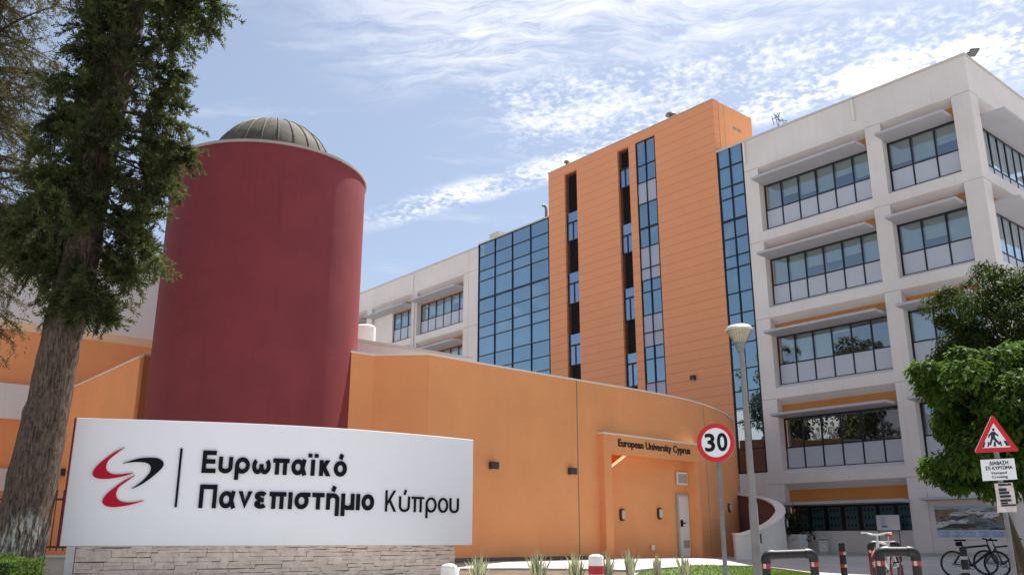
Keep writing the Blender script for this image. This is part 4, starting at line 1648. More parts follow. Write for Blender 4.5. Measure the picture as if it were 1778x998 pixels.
ib = thing('info_board', 'small white notice board standing on the ground floor window sill', 'notice board', SD(5.7, .05, 1.3))
m = MB(BT)
m.box(5.19, 6.17, 0.05, 0.08, 1.31, 1.91)
part('board', m, M_signface, ib)
m = MB(BT)
for j, (a_, b_) in enumerate(((5.75, 6.02), (5.82, 5.97), (5.75, 6.02), (5.8, 5.97), (5.75, 6.02))):
    m.box(a_, b_, 0.046, 0.05, 1.80 - j * .06, 1.82 - j * .06)
m.box(5.72, 5.98, 0.046, 0.05, 1.42, 1.50)
part('printing', m, mat('board_blue', (0.10, 0.20, 0.50), 0.5, 0), ib)
m = MB(BT)
m.box(5.24, 5.27, 0.04, 0.06, 0.36, 1.32)
m.box(6.10, 6.13, 0.04, 0.06, 0.36, 1.32)
part('leg', m, M_steel, ib)
lb_ = thing('litter_bin', 'white square litter bin with a dark slot against the office wall', 'litter bin', SD(8.6, -.25, .33))
m = MB(BT)
m.prism([(8.43, .34), (8.73, .34), (8.75, 0.92), (8.41, 0.92)], -0.28, -0.02, 'y')
part('body', m, M_concw, lb_, bevel=0.01)
m = MB(BT)
m.box(8.38, 8.78, -0.31, -0.01, 0.95, 1.0)
m.box(8.45, 8.70, -0.24, -0.05, 0.92, 0.95)
part('lid', m, M_concw, lb_, bevel=0.01)
m = MB(BT)
m.box(8.42, 8.74, -0.285, -0.03, 0.921, 0.949)
part('slot', m, M_black, lb_)
st = MB(BT)
st.box(0.8, 10.4, -0.28, 0.0, 0.1, 0.44)
struct('step', st, M_kerb, bevel=0.01)


# ------------------------------------------------------------------ poles and signs
def pole_of(pxb, pyb, px, py, Y):
    p, q = P(px, py, Y), P(pxb, pyb, Y)
    return (p[0] + q[0]) / 2
LY = 16.2
lx = 4.29
lamp = thing('street_lamp', 'tall grey street lamp with a conical head, right of the round 30 sign', 'street lamp', (lx, LY, 0))
m = MB()
m.lathe([(0.08, 0.0), (0.076, 1.55), (0.066, 1.58), (0.046, 4.36)], (lx + .02, LY, 0), 20)
part('pole', m, M_pole, lamp, smoothed=True)
m = MB()
zt = P(1284, 563, LY)[2]
m.lathe([(0.055, 4.32), (0.08, 4.40), (0.105, 4.48)], (lx, LY, 0), 28)
m.lathe([(0.105, 4.48), (0.12, 4.50), (0.11, 4.52)], (lx, LY, 0), 28)
hd = part('lamp_head', m, M_steel, lamp, smoothed=True)
m = MB()
m.lathe([(0.105, 4.48), (0.245, 4.745)], (lx, LY, 0), 36)
part('lens', m, M_lens, hd, smoothed=True)
m = MB()
m.lathe([(0.240, 4.735), (0.258, 4.745), (0.256, 4.77), (0.20, 4.82), (0.10, zt - .01), (0, zt)], (lx, LY, 0), 36)
part('cap', m, M_lampcap, hd, smoothed=True)
m = MB()
for k in range(24):
    a = 2 * math.pi * k / 24
    m.tube([(lx + .107 * math.cos(a), LY + .107 * math.sin(a), 4.48), (lx + .246 * math.cos(a), LY + .246 * math.sin(a), 4.742)], 0.0022, 4)
part('lens_rib', m, M_lampbox, hd)

# round 30 sign
SY = 13.8
c = np.array(P(1243, 768, SY))
ang = R(-27)                      # turned a little to the left
nrm = np.array([math.sin(ang), -math.cos(ang), 0])
rgt = np.array([math.cos(ang), math.sin(ang), 0])
s30 = thing('speed_limit_sign', 'round red rimmed traffic sign reading 30 on a thin grey pole', 'traffic sign', (c[0] + .03, SY + .06, 0))
m = MB()
m.tube([(c[0] + .035 , SY + .06, 0), (c[0] + .035, SY + .06, c[2] + .1)], 0.035, 14)
part('pole', m, M_steel, s30, smoothed=True)
def DT(a, b, n):
    return tuple(c + rgt * a + nrm * n + np.array([0, 0, b]))
def disc(r, n0, n1, N=48, r0=0.0):
    m = MB(DT)
    if r0 == 0:
        m.prism([(r * math.cos(a), r * math.sin(a)) for a in np.linspace(0, 2 * math.pi, N + 1)[:-1]], n0, n1, 'z')
    else:
        rows = [[m.V((rr * math.cos(a), rr * math.sin(a), nn)) for a in np.linspace(0, 2 * math.pi, N + 1)[:-1]] for rr, nn in ((r0, n0), (r, n0), (r, n1), (r0, n1))]
        for q in range(4):
            for k in range(N):
                m.F(rows[q][k], rows[q][(k + 1) % N], rows[(q + 1) % 4][(k + 1) % N], rows[(q + 1) % 4][k])
    return m
dsc = part('plate', disc(0.293, -0.005, 0.008), M_signface, s30)
part('red_rim', disc(0.295, 0.008, 0.014, r0=0.226), M_signred, dsc)
part('back', disc(0.293, -0.022, -0.006), M_steel, dsc)
m = MB()
for ch_, x0_, x1_ in (('3', -0.175, -0.012), ('0', 0.018, 0.182)):
    v, f = text_geo(ch_, 0.01, 0.028)
    v = fit(v, x0_, x1_, -0.138, 0.145)
    add_geo(m, v, f, lambda x, y, z: DT(x, y, 0.009 + (z > 0) * .003))
part('numeral', m, M_ink, dsc)

# crossing warning sign with its plate
TY = 13.9
ws = thing('warning_sign', 'red triangular pedestrian crossing sign above a white plate on a grey pole', 'traffic sign', (7.57, TY + .05, 0))
m = MB()
m.tube([(7.585, TY + .06, 0), (7.585, TY + .06, 2.75)], 0.036, 14)
part('pole', m, M_steel, ws, smoothed=True)
tri = [np.array(P(*q, TY)) for q in ((1722, 719), (1691, 786), (1769.5, 783))]
cc = sum(tri) / 3
nr = np.array([0.10, -1, 0])
nr /= np.linalg.norm(nr)
def tri_mesh(k, n0, n1, k0=None):
    def ring(kk):
        out = []
        for i in range(3):
            a, b, p = tri[i - 1] - tri[i], tri[(i + 1) % 3] - tri[i], tri[i]
            a, b = a / np.linalg.norm(a), b / np.linalg.norm(b)
            rr = 0.045 * kk
            for q in (p + a * rr, p + (a + b) * rr * .28, p + b * rr):
                out.append(cc + (q - cc) * kk)
        return out
    m = MB()
    o = ring(k)
    if k0 is None:
        A = [m.V(tuple(p + nr * n0)) for p in o]
        B = [m.V(tuple(p + nr * n1)) for p in o]
        m.F(*A); m.F(*B[::-1])
        for j in range(9):
            m.F(A[j], A[(j + 1) % 9], B[(j + 1) % 9], B[j])
    else:
        i_ = ring(k0)
        rows = [[m.V(tuple(p + nr * n)) for p in r] for r, n in ((i_, n0), (o, n0), (o, n1), (i_, n1))]
        for q in range(4):
            for j in range(9):
                m.F(rows[q][j], rows[q][(j + 1) % 9], rows[(q + 1) % 4][(j + 1) % 9], rows[(q + 1) % 4][j])
    return m
tp_ = part('plate', tri_mesh(0.99, -0.004, 0.008), M_signface, ws)
part('red_rim', tri_mesh(1.0, 0.008, 0.014, 0.66), M_signred, tp_)
def TP(px, py, n=0.012):
    return tuple(np.array(P(px, py, TY)) + nr * n)
def pxpoly(m, pts, T=TP, n0=0.009, n1=0.013):
    A = [m.V(T(*p, n0)) for p in pts]
    B = [m.V(T(*p, n1)) for p in pts]
    m.F(*A); m.F(*B[::-1])
    for j in range(len(pts)):
        m.F(A[j], A[(j + 1) % len(pts)], B[(j + 1) % len(pts)], B[j])
Z = lambda x, y: (1670 + x / 5.25, 710 + y / 5.253)
m = MB()
pxpoly(m, [Z(283 + 12 * math.cos(a), 187 + 12 * math.sin(a)) for a in np.linspace(0, 6.283, 13)[:-1]])
pxpoly(m, [Z(*q) for q in ((268, 206), (292, 204), (333, 240), (326, 248), (297, 232), (299, 258), (352, 318), (338, 326), (280, 272), (262, 330), (246, 328), (264, 262), (262, 236), (248, 246), (250, 262), (238, 262), (238, 238))])
for q in (((186, 305), (212, 301), (200, 350), (174, 350)), ((234, 300), (246, 299), (242, 345), (232, 345)), ((290, 294), (302, 293), (310, 340), (288, 341)), ((340, 292), (350, 291), (366, 334), (354, 335)), ((376, 290), (400, 287), (432, 332), (406, 335))):
    pxpoly(m, [Z(*p) for p in q])
part('pictogram', m, M_ink, tp_)
pl_pts = [np.array(P(*q, TY)) for q in ((1702, 798), (1760.5, 795), (1766, 831.5), (1706.5, 834.5))]
m = MB()
A = [m.V(tuple(p + nr * -.004)) for p in pl_pts]
B = [m.V(tuple(p + nr * .006)) for p in pl_pts]
m.F(*A); m.F(*B[::-1])
for j in range(4):
    m.F(A[j], A[(j + 1) % 4], B[(j + 1) % 4], B[j])
tpl = part('text_plate', m, M_signface, ws)
def plate_text(body, x0, x1, y0, y1, bold, m):
    v, f = text_geo(body, 0.01, bold)
    v = fit(v, x0, x1, y0, y1, (0.0, 0.72))
    def fn(x, y, z):
        top = pl_pts[0] * (1 - x) + pl_pts[1] * x
        bot = pl_pts[3] * (1 - x) + pl_pts[2] * x
        return tuple(bot * (1 - y) + top * y + nr * (0.008 + (z > 0) * .002))
    add_geo(m, v, f, fn)
m = MB()
plate_text('ΔIABAΣH', 0.24, 0.80, 0.73, 0.90, .02, m)
plate_text('ΣΕ KYPTΩMA', 0.11, 0.91, 0.50, 0.66, .02, m)
plate_text('Humped', 0.28, 0.72, 0.29, 0.41, .012, m)
plate_text('Crossing', 0.27, 0.73, 0.10, 0.22, .012, m)
part('lettering', m, M_ink, tpl)
# printed notice hung below
nt_pts = [np.array(P(*q, TY + .0)) for q in ((1726, 839), (1756.5, 837), (1766, 888), (1731, 889.5))]
nt = thing('notice', 'pink and white printed notice hung on the pole under the crossing plate', 'notice', tuple(nt_pts[3]))
m = MB()
N = 6
g = []
for i in range(N + 1):
    row = []
    for j in range(N + 1):
        x, y = i / N, j / N
        p = (nt_pts[3] * (1 - x) + nt_pts[2] * x) * (1 - y) + (nt_pts[0] * (1 - x) + nt_pts[1] * x) * y
        row.append(m.V(tuple(p + nr * (0.012 + .012 * math.sin(x * 5 + y * 4)))))
    g.append(row)
for i in range(N):
    for j in range(N):
        m.F(g[i][j], g[i + 1][j], g[i + 1][j + 1], g[i][j + 1])
nto = part('sheet', m, mat('notice_paper', (0.56, 0.48, 0.47), 0.8, 0.2, 14.0), nt, recalc=False)
sm = nto.modifiers.new('thickness', 'SOLIDIFY')
sm.thickness = 0.003
m = MB()
for (x0_, x1_, y0_, y1_) in ((.22, .88, .90, .98), (.20, .62, .72, .82), (.20, .74, .62, .70), (.20, .80, .50, .58), (.20, .80, .36, .44), (.20, .60, .28, .34), (.22, 1.0, .20, .26)):
    q = []
    for x, y in ((x0_, y0_), (x1_, y0_), (x1_, y1_), (x0_, y1_)):
        p = (nt_pts[3] * (1 - x) + nt_pts[2] * x) * (1 - y) + (nt_pts[0] * (1 - x) + nt_pts[1] * x) * y
        q.append(tuple(p + nr * (0.017 + .012 * math.sin(x * 5 + y * 4))))
    m.poly(q)
part('print_block', m, M_ink, nt, recalc=False)


# ------------------------------------------------------------------ pipe barriers and bollards
def barrier(pl_, pr_, r, label, dz=0.0):
    """hoop of thick black pipe; pl_/pr_ the two top corners"""
    a, b = np.array(pl_), np.array(pr_)
    g0, g1 = float(gz(a[0], a[1])), float(gz(b[0], b[1]))
    th = thing('pipe_barrier', label, 'barrier', ((a[0] + b[0]) / 2, (a[1] + b[1]) / 2, 0), 0, 'black pipe hoop barriers with red and white tape')
    t = (b - a) / np.linalg.norm(b - a)
    m = MB()
    e = r * 1.1
    m.tube([tuple(a + t * e * 1.6), tuple(b - t * e * 1.6)], r, 20)
    part('rail', m, mat('grey_rail', (0.018, 0.018, 0.021), 0.55, 0.2, 5.0, spec=0.3), th, smoothed=True)
    for p, sgn_ in ((a, 1), (b, -1)):
        m = MB()
        pts = [p + t * sgn_ * e * 1.7]
        for q in np.linspace(0, 1, 5):
            an_ = q * math.pi / 2
            pts.append(p + t * sgn_ * e * (1 - math.sin(an_)) + np.array([0, 0, -e * (1 - math.cos(an_))]))
        pts.append(p + np.array([0, 0, -e * 1.7]))
        m.tube([tuple(q) for q in pts], r * 1.13, 20)
        part('elbow', m, M_blackpl, th, smoothed=True)
        gg = float(gz(p[0], p[1]))
        m = MB()
        m.tube([(p[0], p[1], gg), (p[0], p[1], p[2] - e * 1.3)], r * 0.98, 20)
        ps_ = part('post', m, M_blackpl, th, smoothed=True)
        zz_ = p[2] - e * 1.75
        j = 0
        while zz_ - .07 > gg + .05:
            m = MB()
            m.lathe([(r * 1.0, zz_ - .075), (r * 1.012, zz_ - .075), (r * 1.012, zz_), (r * 1.0, zz_)], (p[0], p[1], 0), 20)
            n_ = len(m.f)
            m.mi = [1 if ((k % 20) % 7 < 5) else 0 for k in range(n_)] if j % 2 == 0 else [1 if ((k % 20) % 9 < 3) else 0 for k in range(n_)]
            part('tape_band', m, [M_tapewht, M_tapered], ps_, recalc=False)
            zz_ -= 0.30
            j += 1
    return th
barrier(P(1329, 963, 15.6), P(1412, 960, 15.6), 0.073, 'black pipe hoop barrier nearest the street lamp')
barrier(P(1511, 944, 24.6), P(1558, 944, 24.6), 0.078, 'black pipe hoop barrier behind the white bicycle')
barrier(P(1526, 957, 15.0), P(1589, 957, 15.0), 0.075, 'black pipe hoop barrier in front of the white bicycle')
def bollard(p, r, label):
    gg = float(gz(p[0], p[1]))
    th = thing('pipe_bollard', label, 'bollard', (p[0], p[1], gg), 0, 'single black pipe bollards with tape bands')
    m = MB()
    m.lathe([(r, gg), (r, p[2] - .02), (r * .85, p[2]), (0, p[2])], (p[0], p[1], 0), 20)
    part('post', m, M_blackpl, th, smoothed=True)
    zz_ = p[2] - .20
    j = 0
    while zz_ - .08 > gg + .05:
        m = MB()
        m.lathe([(r, zz_ - .07), (r * 1.02, zz_ - .07), (r * 1.02, zz_), (r, zz_)], (p[0], p[1], 0), 20)
        m.mi = [1 if (k % 20) < 15 else 0 for k in range(len(m.f))]
        part('tape_band', m, [M_tapewht, M_tapered] if 'left' in label else [M_tapewht, M_tapewht], th, recalc=False)
        zz_ -= 0.29
        j += 1
bollard(P(1461, 942, 22.0), 0.075, 'single black pipe bollard with red tape, standing left of the white bicycle')
bollard(P(1671.5, 949, 21.0), 0.08, 'single black pipe bollard with white tape, in front of the black bicycle')
def conc(p, r, label):
    th = thing('concrete_bollard', label, 'bollard', (p[0], p[1], 0), 0, 'white painted concrete bollards with a red band')
    zt = p[2]
    m = MB()
    m.lathe([(r, 0), (r, zt - .055), (r * .93, zt - .03), (r * .45, zt), (0, zt + .004)], (p[0], p[1], 0), 8)
    part('post', m, M_concw, th, bevel=0.006)
    m = MB()
    m.lathe([(r * .98, zt - .33), (r * 1.025, zt - .33), (r * 1.025, zt - .19), (r * .98, zt - .19)], (p[0], p[1], 0), 8)
    part('red_band', m, M_bandred, th)
conc(P(1034.5, 961.5, 15.8), 0.132, 'white concrete bollard with a red band among the spiky plants')
conc(P(780, 978, 15.0), 0.135, 'white concrete bollard at the right foot of the white sign')


# ------------------------------------------------------------------ bicycles
def bicycle(origin, yaw, label, cols, name='bicycle', lean=0.0, tyre_r=0.335, fat=0.024, bar=0.29, sz=1.0, tk=1.5):
    """local x = forwards, z up"""
    Mw = Matrix.Translation(Vector(origin)) @ Matrix.Rotation(yaw, 4, 'Z') @ Matrix.Rotation(lean, 4, 'X') @ Matrix.Scale(sz, 4)
    T = lambda x, y, z: tuple(Mw @ Vector((x, y, z)))
    th = thing(name, label, 'bicycle', origin, yaw)
    r = tyre_r
    rear, front = (-0.53, 0, r), (0.53, 0, r)
    bb, seat, head, headlo = (-0.10, 0, 0.29), (-0.27, 0, 0.80), (0.36, 0, 0.80), (0.40, 0, 0.66)
    fm, tym, rim, sad = cols
    m = MB(T)
    for a, b, q in ((bb, seat, .016), (bb, headlo, .020), ((-0.255, 0, .74), head, .017), (head, headlo, .022)):
        m.tube([a, b], q * tk, 8)
    for y in (-.05, .05):
        m.tube([(bb[0], y * .6, bb[2]), (rear[0], y, rear[2])], .010 * tk, 6)
        m.tube([(-0.25, y * .4, .70), (rear[0], y, rear[2])], .009 * tk, 6)
    m.tube([seat, (-0.29, 0, .90)], .013, 8)
    part('frame', m, fm, th)
    m = MB(T)
    for y in (-.05, .05):
        m.tube([(headlo[0], y, headlo[2]), (0.43, y, .52), (front[0], y, front[2])], .013 * tk, 6)
    m.tube([(headlo[0], -.06, headlo[2]), (headlo[0], .06, headlo[2])], .016, 6)
    part('fork', m, fm, th)
    for c_ in (rear, front):
        m = MB(T)
        Mx = Matrix.Rotation(R(90), 4, 'X')
        m.torus(c_, r - fat, fat, Mx, 40, 8)
        wh = part('wheel', m, tym, th, smoothed=True)
        m = MB(T)
        m.torus(c_, r - fat * 2.1, .010, Mx, 40, 6)
        part('rim', m, rim, wh)
        m = MB(T)
        for k in range(18):
            a = 2 * math.pi * k / 18
            m.tube([(c_[0] + .02 * math.cos(a + 1), (.03 if k % 2 else -.03), c_[2] + .02 * math.sin(a + 1)), (c_[0] + (r - .05) * math.cos(a), 0, c_[2] + (r - .05) * math.sin(a))], .0022, 4)
        m.tube([(c_[0], -.06, c_[2]), (c_[0], .06, c_[2])], .018, 8)
        part('spokes', m, M_steel, wh)
    m = MB(T)
    m.tube([head, (0.345, 0, .90)], .014, 8)
    m.tube([(0.345, 0, .90), (0.40, 0, .935)], .015, 8)
    m.tube([(0.36, -bar, .965), (0.385, -bar * .5, .955), (0.40, -.08, .935), (0.40, .08, .935), (0.385, bar * .5, .955), (0.36, bar, .965)], .012 * tk, 8)
    hb = part('handlebar', m, fm if cols[3] is not M_black else M_black, th)
    for s_ in (-1, 1):
        m = MB(T)
        m.tube([(0.36, s_ * bar, .965), (0.37, s_ * (bar - .11), .96)], .018, 8)
        m.tube([(0.40, s_ * (bar - .12), .95), (0.42, s_ * (bar - .04), .94)], .007, 5)
        part('grip', m, M_black, hb)
    m = MB(T)
    pr = [(-.14, .07), (-.10, .08), (-.02, .04), (.10, .022), (.14, .015)]
    rows = [[m.V((-0.30 + x, s_ * w_, .905 + dz_)) for s_, dz_ in ((-1, 0), (-.7, .035), (0, .042), (.7, .035), (1, 0))] for x, w_ in pr]
    for a, b in zip(rows, rows[1:]):
        for k in range(4):
            m.F(a[k], a[k + 1], b[k + 1], b[k])
        m.F(a[4], a[0], b[0], b[4])
    m.F(*rows[0]); m.F(*rows[-1])
    part('saddle', m, sad, th, smoothed=True)
    m = MB(T)
    m.lathe([(0.0, -.008), (.09, -.008), (.09, .008), (0, .008)], (0, 0, 0), 20) if False else None
    Mx = Matrix.Rotation(R(90), 4, 'X')
    m.torus((bb[0], -.05, bb[2]), .08, .010, Mx, 24, 6)
    m.tube([(bb[0], -.07, bb[2]), (bb[0] + .12, -.075, bb[2] - .11)], .011, 6)
    m.tube([(bb[0], .07, bb[2]), (bb[0] - .12, .075, bb[2] + .11)], .011, 6)
    m.tube([(bb[0], -.06, bb[2]), (bb[0], .06, bb[2])], .02, 8)
    m.tube([(bb[0], -.05, bb[2] + .08), (rear[0], -.05, rear[2] + .035)], .006, 4)
    m.tube([(bb[0], -.05, bb[2] - .08), (rear[0], -.05, rear[2] - .035)], .006, 4)
    cr = part('crankset', m, M_iron, th)
    m = MB(T)
    m.box(bb[0] + .08, bb[0] + .16, -.17, -.075, bb[2] - .125, bb[2] - .10)
    m.box(bb[0] - .16, bb[0] - .08, .075, .17, bb[2] + .10, bb[2] + .125)
    part('pedal', m, M_black, cr)
    return th, T
M_bikeblk = mat('bike_black', (0.014, 0.013, 0.015), 0.4, 0.1)
M_bikewht = mat('bike_white', (0.62, 0.62, 0.62), 0.4, 0.05)
M_tyreblk = mat('tyre_black', (0.016, 0.016, 0.016), 0.8, 0.1)
M_tyrered = mat('tyre_red', (0.22, 0.02, 0.04), 0.7, 0.1)
M_saddler = mat('saddle_red', (0.45, 0.012, 0.02), 0.35, 0)
q = P(1696, 993, 23.8)
bt, T = bicycle((q[0], q[1], float(gz(q[0], q[1]))), R(-8), 'black mountain bicycle with a saddle bag, parked below the poster', (M_bikeblk, M_tyreblk, M_steel, M_black))
m = MB(T)
m.box(-.42, -.27, -.05, .05, .78, .89)
part('saddle_bag', m, M_black, bt, bevel=0.02)
q = P(1750, 990, 25.4)
bicycle((q[0], q[1], float(gz(q[0], q[1]))), R(-10), 'dark bicycle partly hidden behind the black mountain bicycle', (mat('bike_grey', (0.05, 0.05, 0.055), .4, .1), M_tyreblk, M_steel, M_black))
q = P(1541, 997, 20.6)
bicycle((q[0], q[1], float(gz(q[0], q[1]))), R(-131), 'white bicycle with red saddle and dark red tyres between the pipe barriers', (M_bikewht, M_tyrered, M_steel, M_saddler), bar=0.30, tyre_r=.325, sz=1.12)


# ------------------------------------------------------------------ fence, low wall and hedge at the left
FY = 18.6
fn = thing('iron_fence', 'black iron railing with a thick post between the cypress trunk and the sign', 'fence', (-9.5, FY, 0.64))
m = MB()
for k in range(52):
    x = -14.5 + k * .135
    m.tube([(x, FY, .72), (x, FY, 1.93)], .012, 6)
part('bar', m, M_iron, fn)
m = MB()
for z in (.80, 1.74):
    m.box(-14.6, -7.4, FY - .02, FY + .02, z - .02, z + .02)
part('rail', m, M_iron, fn)
for x in (-13.4, -9.62):
    m = MB()
    m.box(x - .085, x + .085, FY - .12, FY - .03, .64, 1.86)
    part('post', m, M_iron, fn, bevel=0.01)
lw = thing('low_wall', 'low grey garden wall with pale coping under the iron railing', 'wall', (-10.5, FY, 0))
m = MB()
m.box(-15.0, -7.3, FY - .15, FY + .15, 0, .60)
part('wall', m, mat('grey_block', (0.36, 0.33, 0.29), .9, .15, 2.0, .3, 60, streak=.15), lw)
m = MB()
m.box(-15.0, -7.3, FY - .2, FY + .2, .60, .645)
part('coping', m, M_kerb, lw)


# ------------------------------------------------------------------ foliage
def leaf_mesh(name, base, dirs, nors, length, width, material, parent=None):
    """many small diamond leaves as one mesh; arrays (N,3), (N,3), (N,3), (N,), (N,)"""
    inv = np.array(WM[parent.name].inverted()) if parent else np.eye(4)
    side = np.cross(dirs, nors)
    side /= (np.linalg.norm(side, axis=1)[:, None] + 1e-9)
    L, Wd = length[:, None], width[:, None]
    fold = nors * Wd * 0.25
    p0, p2 = base, base + dirs * L
    p1, p3 = base + dirs * L * .45 + side * Wd * .5 + fold, base + dirs * L * .45 - side * Wd * .5 + fold
    v = np.stack([p0, p1, p2, p3], 1).reshape(-1, 3)
    v = v @ inv[:3, :3].T + inv[:3, 3]
    n = len(base)
    me = bpy.data.meshes.new(name)
    me.vertices.add(4 * n)
    me.vertices.foreach_set('co', v.astype(np.float32).ravel())
    me.loops.add(4 * n)
    me.loops.foreach_set('vertex_index', np.arange(4 * n, dtype=np.int32))
    me.polygons.add(n)
    me.polygons.foreach_set('loop_start', np.arange(0, 4 * n, 4, dtype=np.int32))
    me.polygons.foreach_set('loop_total', np.full(n, 4, dtype=np.int32))
    me.update(calc_edges=True)
    return link(name, me, parent, material)


def unit(a):
    return a / (np.linalg.norm(a, axis=-1, keepdims=True) + 1e-9)


def conifer(root, trunk, radii, branches, leaf, bark, twigs=13, leaflets=22, tw_len=(.25, .6), ll=(.07, .15), lw=(.018, .036), droop=.35, tuft0=.12, jit=.022):
    m = MB()
    tp_ = catmull(trunk, 6)
    rr = np.interp(np.linspace(0, len(radii) - 1, len(tp_)), range(len(radii)), radii)
    m.tube([tuple(p) for p in tp_], [float(x) for x in rr], 22)
    # a little irregularity in the trunk
    va = np.array(m.v)
    wob = rng.normal(0, .012, (len(va), 2))
    m.v = [(p[0] + j[0], p[1] + j[1], p[2]) for p, j in zip(m.v, wob)]
    part('trunk', m, bark, root, smoothed=True)
    bm_ = MB()
    bases, dirs, nors = [], [], []
    for (a, b) in branches:
        a, b = np.array(a, float), np.array(b, float)
        L = np.linalg.norm(b - a)
        mid = (a + b) / 2 + np.array([0, 0, L * .12])
        ts = np.linspace(0, 1, 7)
        c = [(1 - t) ** 2 * a + 2 * t * (1 - t) * mid + t * t * b for t in ts]
        bm_.tube([tuple(p) for p in c], [max(.006, .028 * L / 2 * (1 - t) + .005) for t in ts], 5)
        fw = unit(b - a)
        nt_ = max(4, int(twigs * L))
        for t in (tuft0 + (1.03 - tuft0) * rng.uniform(0, 1, nt_) ** .75):
            p = (1 - t) ** 2 * a + 2 * t * (1 - t) * mid + t * t * b
            d = unit(fw * rng.uniform(.1, .9) + rng.normal(0, .55, 3) + np.array([0, 0, -droop * rng.uniform(0, 1)]))
            l = rng.uniform(*tw_len)
            n_ = int(leaflets * rng.uniform(.7, 1.3))
            u_ = rng.uniform(0, 1, n_)
            pos = p + d * (u_ * l)[:, None] + np.array([0, 0, -1.]) * (u_ ** 2 * l * .25)[:, None] + rng.normal(0, jit, (n_, 3))
            dd = unit(d * .9 + rng.normal(0, .5, (n_, 3)))
            bases.append(pos); dirs.append(dd); nors.append(unit(rng.normal(0, 1, (n_, 3)) + np.array([0, 0, .5])))
    part('limb', bm_, bark, root)
    B, D_, N_ = np.concatenate(bases), np.concatenate(dirs), np.concatenate(nors)
    n = len(B)
    leaf_mesh('crown', B, D_, N_, rng.uniform(*ll, n), rng.uniform(*lw, n), leaf, root)
    return n


# the big cypress at the left
TYP = 15.6
tr_pts = [P(26, 985, TYP), P(31, 960, TYP), P(63, 800, TYP), P(89, 680, TYP), P(112, 560, TYP), P(137, 450, TYP), P(176, 250, TYP), P(205, 120, TYP), P(228, 10, TYP), P(250, -120, TYP), P(262, -300, TYP), P(262, -520, TYP)]
tr_pts = [(p[0], p[1], 0.0 if k == 0 else p[2]) for k, p in enumerate(tr_pts)]
tr_rad = [.47, .42, .395, .35, .335, .33, .32, .30, .275, .25, .2, .06]
cyp = thing('cypress_tree', 'tall cypress with thick fibrous trunk, flaking paint at its foot, left of the sign', 'tree', (tr_pts[0][0], TYP, 0))
def trunk_at(z):
    zs = [p[2] for p in tr_pts]
    return np.array([np.interp(z, zs, [p[0] for p in tr_pts]), TYP, z])
br = []
# boughs seen against the sky on the right, then the dense ones all round
for (qx, qy, dy, zf) in ((392, 12, -.6, 12.6), (372, 40, -.3, 12.2), (340, 20, .3, 12.0), (318, 75, -.3, 10.6), (322, 128, .2, 10.0), (318, 150, -.2, 9.8), (322, 182, .3, 9.3), (328, 225, -.2, 8.9), (333, 268, -.5, 8.6), (310, 288, -.2, 8.3), (292, 318, .2, 8.0), (290, 340, -.3, 7.7), (268, 352, .3, 7.5), (250, 392, .2, 7.1), (262, 418, -.2, 6.9), (272, 455, -.4, 6.8), (246, 470, 0, 6.5), (240, 488, -.3, 6.4), (205, 525, -.3, 5.6), (196, 548, -.4, 5.3), (178, 545, -.5, 5.2)):
    for _ in range(2):
        e = np.array(P(qx - 10 + rng.normal(0, 5), qy + rng.normal(0, 5), TYP + dy + rng.normal(0, .15)))
        br.append((trunk_at(zf + rng.normal(0, .1)), e))
for k in range(92):
    z = rng.uniform(5.4, 15.5)
    a = rng.uniform(0, 2 * math.pi)
    R_ = rng.uniform(.6, 1.0) * (1.55 if z > 6.5 else 1.0)
    p = trunk_at(z)
    e = p + np.array([math.cos(a) * R_, math.sin(a) * R_, rng.uniform(-.7, .25)])
    if math.cos(a) > .2:
        e[0] = p[0] + min(e[0] - p[0], 1.25)
    if z > 7:
        e[0] = max(e[0], p[0] - 1.05)
    br.append((p, e))
for k in range(62):   # towards the street, half hiding the trunk
    z = rng.uniform(5.6, 14.5)
    a = rng.uniform(3.7, 5.75)
    R_ = rng.uniform(.5, 1.15)
    p = trunk_at(z)
    br.append((p, p + np.array([math.cos(a) * R_, math.sin(a) * R_, rng.uniform(-.7, .1)])))
for k in range(52):   # left side
    z = rng.uniform(5.0, 12.5)
    p = trunk_at(z)
    a = rng.uniform(2.2, 4.1)
    R_ = rng.uniform(.5, 1.15) if z > 6.8 else rng.uniform(.9, 1.9)
    br.append((p, p + np.array([math.cos(a) * R_, math.sin(a) * R_ * .8, rng.uniform(-.9, .2)])))
for (qx, qy, dy) in ((120, 555, -.3), (95, 540, -.4), (150, 540, -.45), (75, 500, -.4), (60, 470, 0), (165, 520, -.45), (110, 500, -.5), (130, 470, -.5)):
    br.append((trunk_at(6.2 + rng.normal(0, .2)), np.array(P(qx, qy, TYP + dy))))
n1 = conifer(cyp, tr_pts, tr_rad, br, L_cyp, M_bark, twigs=15, leaflets=62, tw_len=(.18, .48), ll=(.05, .12), lw=(.015, .028), tuft0=.42, jit=.016)

